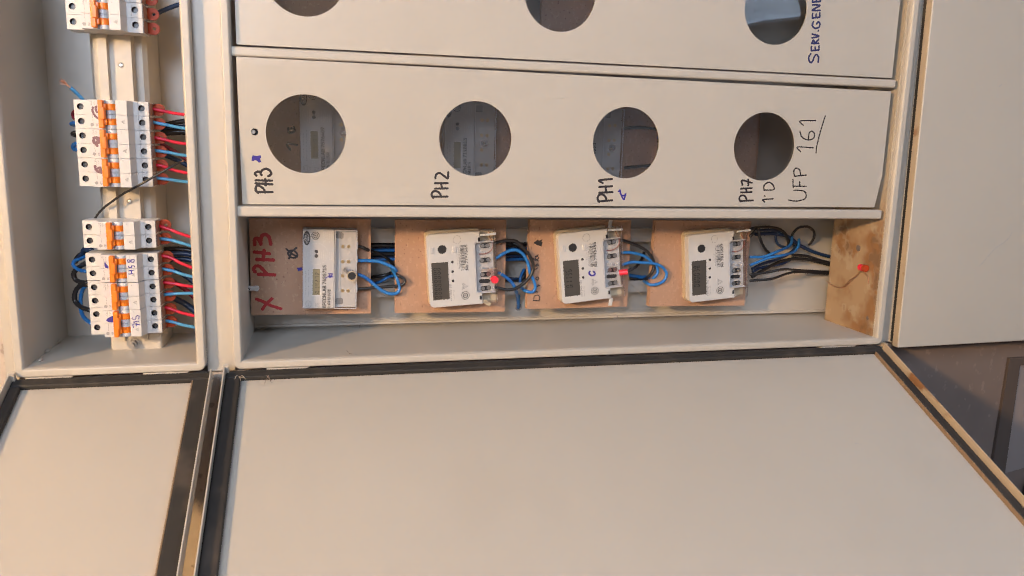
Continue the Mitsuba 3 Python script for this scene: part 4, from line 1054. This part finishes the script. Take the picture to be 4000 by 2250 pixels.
q0, q1, q2 = (-562.2, 244.6, -84), (-568.2, 252.6, -80), (-573.8, 258.9, -76)
obj('insulation', tube([q0, q1, q2], 2.3, 10), 'sky_wire', fk, smooth=True)
st = []
for i in range(16):
    a, b = rng.normal(0, 1), rng.normal(0, 1)
    st.append(tube([q2, (q2[0] - 5 + .5 * a, q2[1] + 5 + .7 * b, q2[2] + 1), (q2[0] - 9.5 + 1.6 * a, q2[1] + 9 + 2.2 * b, q2[2] + 2 + rng.normal(0, 1.5))], .32, 5, 2))
labels[obj('copper_strands', cat(*st), 'copper', fk)] = {'kind': 'stuff'}
wire('thin black cable crossing the lowest breaker of the middle bank', [(-438.4, 168, -30), (-448.8, 161.7, -24), (-466.9, 150.7, -23), (-482.8, 141, -24), (-498.5, 132, -30), (-511.9, 125.3, -42), (-525.5, 116.5, -52), (-540.7, 105.4, -60), (-550.3, 95.8, -66), (-558.1, 84.3, -72)], 1.45, 'black_wire')
st = [tube([(-438.4, 168, -30), (-435.9, 169, -30), ((-434.6, 169.7, -30)[0] + rng.normal(0, .8), (-434.6, 169.7, -30)[1] + rng.normal(0, .8), -30)], .28, 5) for i in range(4)]
tag(obj('copper_strand', cat(*st), 'copper'), 'bare copper end of the thin black cable', 'wire')
# dim cables in the depth right of the breakers
DN = ('upper black', 'upper navy', 'lower black', 'dark red', 'lower navy')
for n, (a, b, m, r) in zip(DN, (
        ((-474.8, 214.4, -112), (-430.9, 223.3, -112), 'black_wire', 3.4), ((-475.6, 208.9, -118), (-432.1, 215.8, -118), 'navy_wire', 3.0), ((-474.3, 204, -110), (-431.3, 206.6, -110), 'black_wire', 4.0),
        ((-474.5, 190.9, -104), (-430.4, 159.6, -112), 'dark_red_wire', 2.8), ((-475.7, 176.9, -110), (-430.6, 153.9, -112), 'navy_wire', 3.2))):
    wire(f'{n} cable deep in the shade right of the middle breaker bank', [a, ((a[0] + b[0]) / 2, (a[1] + b[1]) / 2 + 1.5, a[2] - 2), b], r, m)
for n, (a, b, m, r) in zip(('topmost black', 'upper navy', 'middle navy', 'lower navy', 'dark red', 'lowest navy'), (
        ((-478.8, 43.8, -108), (-433.4, 39.9, -108), 'black_wire', 4.0), ((-475, 38.2, -104), (-433, 34.9, -104), 'navy_wire', 3.6), ((-475.2, 29.8, -112), (-434.6, 25, -112), 'navy_wire', 3.6),
        ((-475.1, 18.3, -108), (-435.5, -8.1, -108), 'navy_wire', 3.4), ((-474.9, 1.1, -112), (-435.4, -33.2, -112), 'dark_red_wire', 3.4), ((-472.8, -24.9, -112), (-436.2, -52, -112), 'navy_wire', 4.2))):
    wire(f'{n} cable deep in the shade right of the lower breaker bank', [a, ((a[0] + b[0]) / 2, (a[1] + b[1]) / 2 + 2, a[2] - 2), b], r, m)
wire('blue cable in the dark at the very top between breakers and enclosure rim', [(-474.1, 357.9, -100), (-461.8, 365.8, -104), (-442.9, 374.8, -108), (-420.6, 381.2, -112)], 3.0, 'navy_wire')
# long cables behind the boards
for n, y, b, r in (('uppermost black', 956, 'black_wire', 3.6), ('bright blue', 977, 'blue_wire', 2.6), ('middle black', 992, 'black_wire', 3.6), ('dull blue', 1004, 'navy_wire', 2.6), ('lowest blue', 1014, 'blue_wire', 2.4)):
    y0 = {956: (-169.4, 43.8, -152), 977: (-169.6, 35.7, -150), 992: (-169.5, 29.4, -152), 1004: (-169.3, 24.3, -154), 1014: (-169.5, 20.5, -152)}[y][1]
    pts = [(u, y0 + rng.normal(0, 1.1), -152 + rng.normal(0, 1)) for u in range(-364, 215, 60)]
    wire(f'{n} long cable running behind the visible row of boards', pts, r, b)
wire('blue cable seen below the white strip left of the PH3 board', [(-394.8, -5.7, -150), (-378.3, -7.2, -148), (-365.9, -10.8, -150), (-342.4, -16, -155)], 2.2, 'blue_wire')
wire('navy cable left of the PH3 board, under the long cables', [(-393.2, 25.7, -146), (-377, 26.3, -146), (-359.2, 24.9, -150), (-337.6, 22.3, -156)], 2.6, 'navy_wire')
wire('black cable left of the PH3 board, lowest of the dark bundle', [(-393.7, 13.4, -146), (-377.5, 12.5, -146), (-359.6, 12.5, -150), (-337.9, 12.9, -156)], 4.0, 'black_wire')
for n, y0, b, r in (('black', (-379.3, 229, -152)[1], 'black_wire', 4), ('blue', (-379.7, 219.9, -152)[1], 'blue_wire', 2.6), ('lower black', (-379.9, 214.4, -152)[1], 'black_wire', 3)):
    wire(f'{n} cable glimpsed in the gap left of the PH3 window panel', [(-366, y0, -150), (-300, y0 + 1, -152), (-200, y0 - 1, -152), (0, y0, -152), (400, y0, -152)], r, b)
# leads of the meter on the first board
wire('black lead from the top terminal of the leftmost meter', [(-212.1, 48.9, -94.5), (-206.1, 47.6, -95.4), (-198.7, 43.9, -97.7), (-187.4, 36.2, -126), (-175.4, 31.5, -134), (-166, 24.6, -140), (-158.5, 16.5, -146), (-153.7, 7.5, -152)], 2.4, 'black_wire')
wire('blue lead arching from the middle terminal of the leftmost meter', [(-213, 27.7, -94.5), (-203.4, 27.5, -95.2), (-192.2, 26.9, -95.8), (-180.6, 25.6, -96.3), (-169.3, 21.2, -96.8), (-160.5, 16.7, -97.7), (-155.4, 11.7, -99.6), (-152.5, -0.8, -138), (-157.7, -6.3, -152)], 2.55, 'blue_wire')
wire('blue lead looping from the seal of the leftmost meter', [(-211.8, 7.3, -93.1), (-203.7, 4, -94), (-197.7, -0.1, -94.5), (-186.9, -9.5, -94.5), (-176.4, -18.2, -94.5), (-163.9, -23.1, -94.5), (-155.1, -22.2, -95), (-150.9, -17.3, -95.4), (-151.6, -8.8, -96.3), (-155.9, 3.8, -98.2), (-159.2, 9.6, -128), (-159.7, 10.9, -146)], 2.55, 'blue_wire')
wire('black lead looping from the bottom terminal of the leftmost meter', [(-214.2, -15.2, -94.5), (-203.8, -14.6, -95.4), (-192.5, -14, -96.3), (-169.4, -12.5, -96.8), (-152.3, -11.2, -96.3), (-144, -8.1, -95.8), (-142.4, -3.4, -95.8), (-146.9, 1.1, -96.8), (-154.7, 5.1, -99.1), (-158.2, 1.2, -146)], 2.45, 'black_wire')
wire('blue cable behind the loops right of the leftmost board', [(-193.2, -20.2, -156), (-183.9, -17.2, -152), (-173.9, -12.7, -148), (-164.5, -6.8, -146), (-154.9, -4, -148), (-145.4, -3, -156)], 2.2, 'blue_wire')
wire('black cable behind the loops right of the leftmost board', [(-194.6, -7.6, -156), (-183.8, -6.3, -152), (-171.5, -3.8, -148), (-163.6, -1.9, -148), (-153.4, 1.2, -156)], 2.6, 'black_wire')
# second board
wire('black lead looping from top to bottom terminal of the second meter', [(-7.3, 53.1, -94), (-0.7, 54.1, -95), (13, 56.3, -95.8), (26.9, 55.4, -96.3), (38.2, 46.6, -96.8), (49.5, 33, -96.3), (56, 17.8, -95.8), (53, 3, -95.4), (42.2, -9.7, -95), (28.4, -18.3, -94.5), (14.5, -20.1, -94.5), (0.2, -16.9, -94), (-5.9, -14.8, -94)], 2.6, 'black_wire')
wire('blue lead arching over and down from the second meter', [(-4.4, 29.4, -94), (-0.2, 31.2, -95), (8.7, 36.6, -95.8), (20, 41.2, -96.3), (30.2, 41, -96.8), (40.7, 33.7, -97.3), (47.7, 20.8, -97.3), (51.4, 5.5, -97.3), (57.5, -5.9, -97.3), (60.9, -17.8, -97.7), (56.4, -25.3, -98.7), (46.7, -23.7, -100), (45.7, -23.5, -124), (49.2, -21.7, -156)], 2.5, 'blue_wire')
wire('blue lead running from the second meter into the hole in the back plate', [(-0.7, 6.7, -94), (4.2, 5, -94.5), (12.3, -0.2, -95.8), (22.3, -8.7, -97.7), (29.3, -19.7, -100), (43.3, -41.5, -140), (48.9, -56.7, -156), (53, -66.6, -172)], 2.6, 'blue_wire')
wire('blue wire curving down behind the black loop into the back plate hole', [(55.7, 2.9, -150), (51.4, -2.3, -146), (47.6, -10, -142), (46.7, -22.6, -142), (47.3, -38.1, -148), (50.2, -55.4, -158), (53.9, -65.7, -172)], 2.2, 'blue_wire')
wire('dark blue cable low in the gap between second and third board', [(21, -9.6, -152), (31.3, -12, -150), (44.1, -13, -150), (62.8, -11.7, -156)], 2.6, 'navy_wire')
wire('thick black cable low in the gap between second and third board', [(20.8, -17.7, -150), (33.1, -17.1, -148), (45.8, -16, -148), (54.6, -8.6, -148), (62.2, 3.3, -152)], 3.4, 'black_wire')
wire('dark cable beside the arch in the gap between second and third board', [(34.1, 46.4, -150), (46, 41.1, -146), (55.6, 31.9, -146), (62.6, 20.1, -152)], 3.4, 'black_wire')
# third board
wire('black lead from the top terminal of the tilted meter', [(199, 56.8, -93.5), (205.3, 55.1, -94), (218.9, 50.4, -95), (238.1, 42.4, -95.8), (250.8, 31.9, -96.3), (257, 20.5, -96.8), (257.8, 9.9, -97.3), (253.7, 0.1, -98.7), (262.6, -11.8, -134), (263.2, -18, -150)], 2.6, 'black_wire')
wire('upper blue lead of the tilted meter', [(200, 36.7, -93.5), (207.7, 37, -94.3), (220.2, 36, -95.2), (238.9, 31.1, -96.3), (249.4, 24.7, -97.3), (257.8, 17.8, -98.2), (264.1, 11.3, -98.7), (266.2, 3.3, -99.1), (261.9, -4.5, -100.5), (258.6, -8.9, -112)], 2.4, 'blue_wire')
wire('lower blue lead of the tilted meter, bulging far to the right', [(201.9, 17.4, -93.5), (208.5, 18.9, -94), (218.7, 21.2, -94.7), (239.2, 20, -95.4), (258.5, 18.1, -95.8), (271.9, 12.5, -96.3), (280.4, 2.6, -96.8), (278.6, -8.4, -97.3), (269.8, -14.7, -97.7), (256.7, -17.3, -99.1), (252.3, -15.8, -108), (263.3, -18.9, -150)], 2.4, 'blue_wire')
wire('short black lead rising behind the red seal of the tilted meter', [(206.9, 4.1, -93.5), (214.5, 7.4, -95.4), (227.9, 12.4, -100), (253.8, 16.5, -142), (264.1, 28.1, -154)], 2.5, 'black_wire')
wire('dark blue cable low in the gap between third and fourth board', [(228, -7.2, -146), (241.8, -9.6, -146), (263.5, -12.8, -148), (287.8, -13.2, -156)], 3.0, 'blue_wire')
wire('thick black cable low in the gap between third and fourth board', [(228.5, -17.6, -146), (244.6, -18.8, -146), (263.8, -17.6, -148), (283.3, -15.8, -156)], 4.2, 'black_wire')
# fourth board
wire('upper blue lead of the rightmost meter', [(426.9, 27.9, -93.5), (434.2, 27.8, -94), (454.4, 28.3, -95.4), (481.1, 36.8, -98.2), (516.3, 39.9, -126), (529.5, 46.2, -136), (539.9, 54.6, -152)], 2.3, 'blue_wire')
wire('lower blue lead of the rightmost meter', [(428.1, 14.2, -93.5), (440, 18.2, -94.3), (462, 25.6, -95.8), (492.6, 30.1, -98.7), (530.3, 31.1, -128), (544.9, 40.5, -138), (555.4, 49.8, -154)], 2.3, 'blue_wire')
wire('ring of black cable at the upper right of the meter row', [(549.8, 37.7, -160), (541.2, 49.8, -154), (540, 61.1, -150), (549.8, 71.3, -148), (566.9, 72.6, -148), (581.4, 63.4, -150), (584, 49.7, -154), (581.7, 39.1, -162)], 2.2, 'black_wire')
wire('upper of two black leads running behind the rusty side plate', [(429.4, -1.8, -93.5), (439.1, -1.2, -94), (464.5, 1.6, -96.3), (495.6, 5.5, -99.6), (539.1, -1.4, -132), (595.3, -6.6, -146), (638.8, -10.3, -160)], 2.2, 'black_wire')
wire('lower of two black leads joining near the rusty side plate', [(430.3, -12.2, -93.5), (440, -11.6, -94), (473.4, -10, -97.3), (520.7, -6.1, -126), (549.6, -5.4, -136), (597, -10.2, -148), (639.2, -14.1, -160)], 2.2, 'black_wire')
wire('black cable arching from the top corner of the rightmost meter', [(424.9, 73.1, -96.8), (434.8, 75.9, -98.2), (468.5, 74.8, -126), (496.8, 71.6, -136), (518, 63.2, -144), (533.1, 49.9, -154), (540.9, 37.5, -162)], 2.6, 'black_wire')
wire('black cable dropping steeply right of the rightmost meter', [(426.2, 61.1, -97.3), (434.1, 69.6, -97.7), (441, 73.3, -98.7), (463.9, 55.5, -130), (481.6, 36.3, -142), (497.8, 25.7, -150), (517.4, 18, -162)], 2.4, 'black_wire')
wire('dark blue cable coil at the upper right of the meter row', [(464.9, 67.2, -140), (493, 67, -146), (513.2, 63.9, -150), (507.8, 54.7, -152), (514.1, 41.1, -152), (530.9, 36.3, -154), (541.7, 44.8, -158), (532.5, 58.2, -160)], 2.3, 'navy_wire')
wire('navy cable sloping down to the rusty side plate', [(534.3, 26, -146), (545.7, 23.2, -146), (572, 20.6, -150), (598.7, 12.9, -154), (638.7, 3.5, -162)], 2.4, 'black_wire')
wire('dim blue cable under the blue leads of the rightmost meter', [(455.5, -3.2, -130), (475.6, 3.2, -136), (507.4, 5.7, -144), (530.9, 10, -150), (550.5, 16.9, -158)], 2.4, 'navy_wire')
wire('navy cable bunched behind the blue leads of the rightmost meter', [(448.1, 3.8, -120), (475, 10.5, -132), (510.2, 16.8, -142), (539.3, 27.7, -150), (554.9, 37.7, -160)], 2.6, 'navy_wire')
wire('black cable crossing low behind the blue leads of the rightmost meter', [(451.7, -11.1, -124), (483.2, 0.9, -136), (523, 13.4, -146), (567.3, 14.9, -152), (639.1, -0.3, -162)], 2.8, 'black_wire')
wire('thick dark cable under the ring at the upper right of the meter row', [(466.5, 59.5, -150), (502.3, 60.5, -152), (532.9, 54.6, -152), (554.4, 41, -152), (587.9, 26.8, -154), (636, 15, -160)], 3.2, 'navy_wire')
wire('black cable seen through the PH1 window', [(195.3, 230.9, -94.5), (221, 232.4, -95.4), (247.6, 230.5, -97.3), (297.6, 226.4, -130)], 2.4, 'black_wire')
wire('lower black cable seen through the PH1 window', [(198.5, 170.3, -94.5), (224.4, 172.7, -95.4), (250.8, 177.1, -97.3), (299.8, 193.7, -130)], 2.4, 'black_wire')

# ------------------------------------------------------------------ loose bits
tag(obj('wood_splinter', tube([(*(-208.3, -90.1, -160)[:2], -160), (*(-206.2, -82.7, -160)[:2], -160)], .5, 5), 'grime'), 'tiny dark splinter standing on the edge of the back plate', 'splinter')
tag(obj('hair', tube([(*(-231.2, -84.9, -2)[:2], -4), (*(-228.3, -86.3, 4)[:2], 4), (*(-225.1, -86.3, 10)[:2], 9)], .3, 5), 'grime'), 'short dark hair lying on the lower rim of the meter enclosure', 'hair')
for k in [k for k in labels if k not in scene and not any(s.startswith(k + '__') for s in scene)]:
    del labels[k]
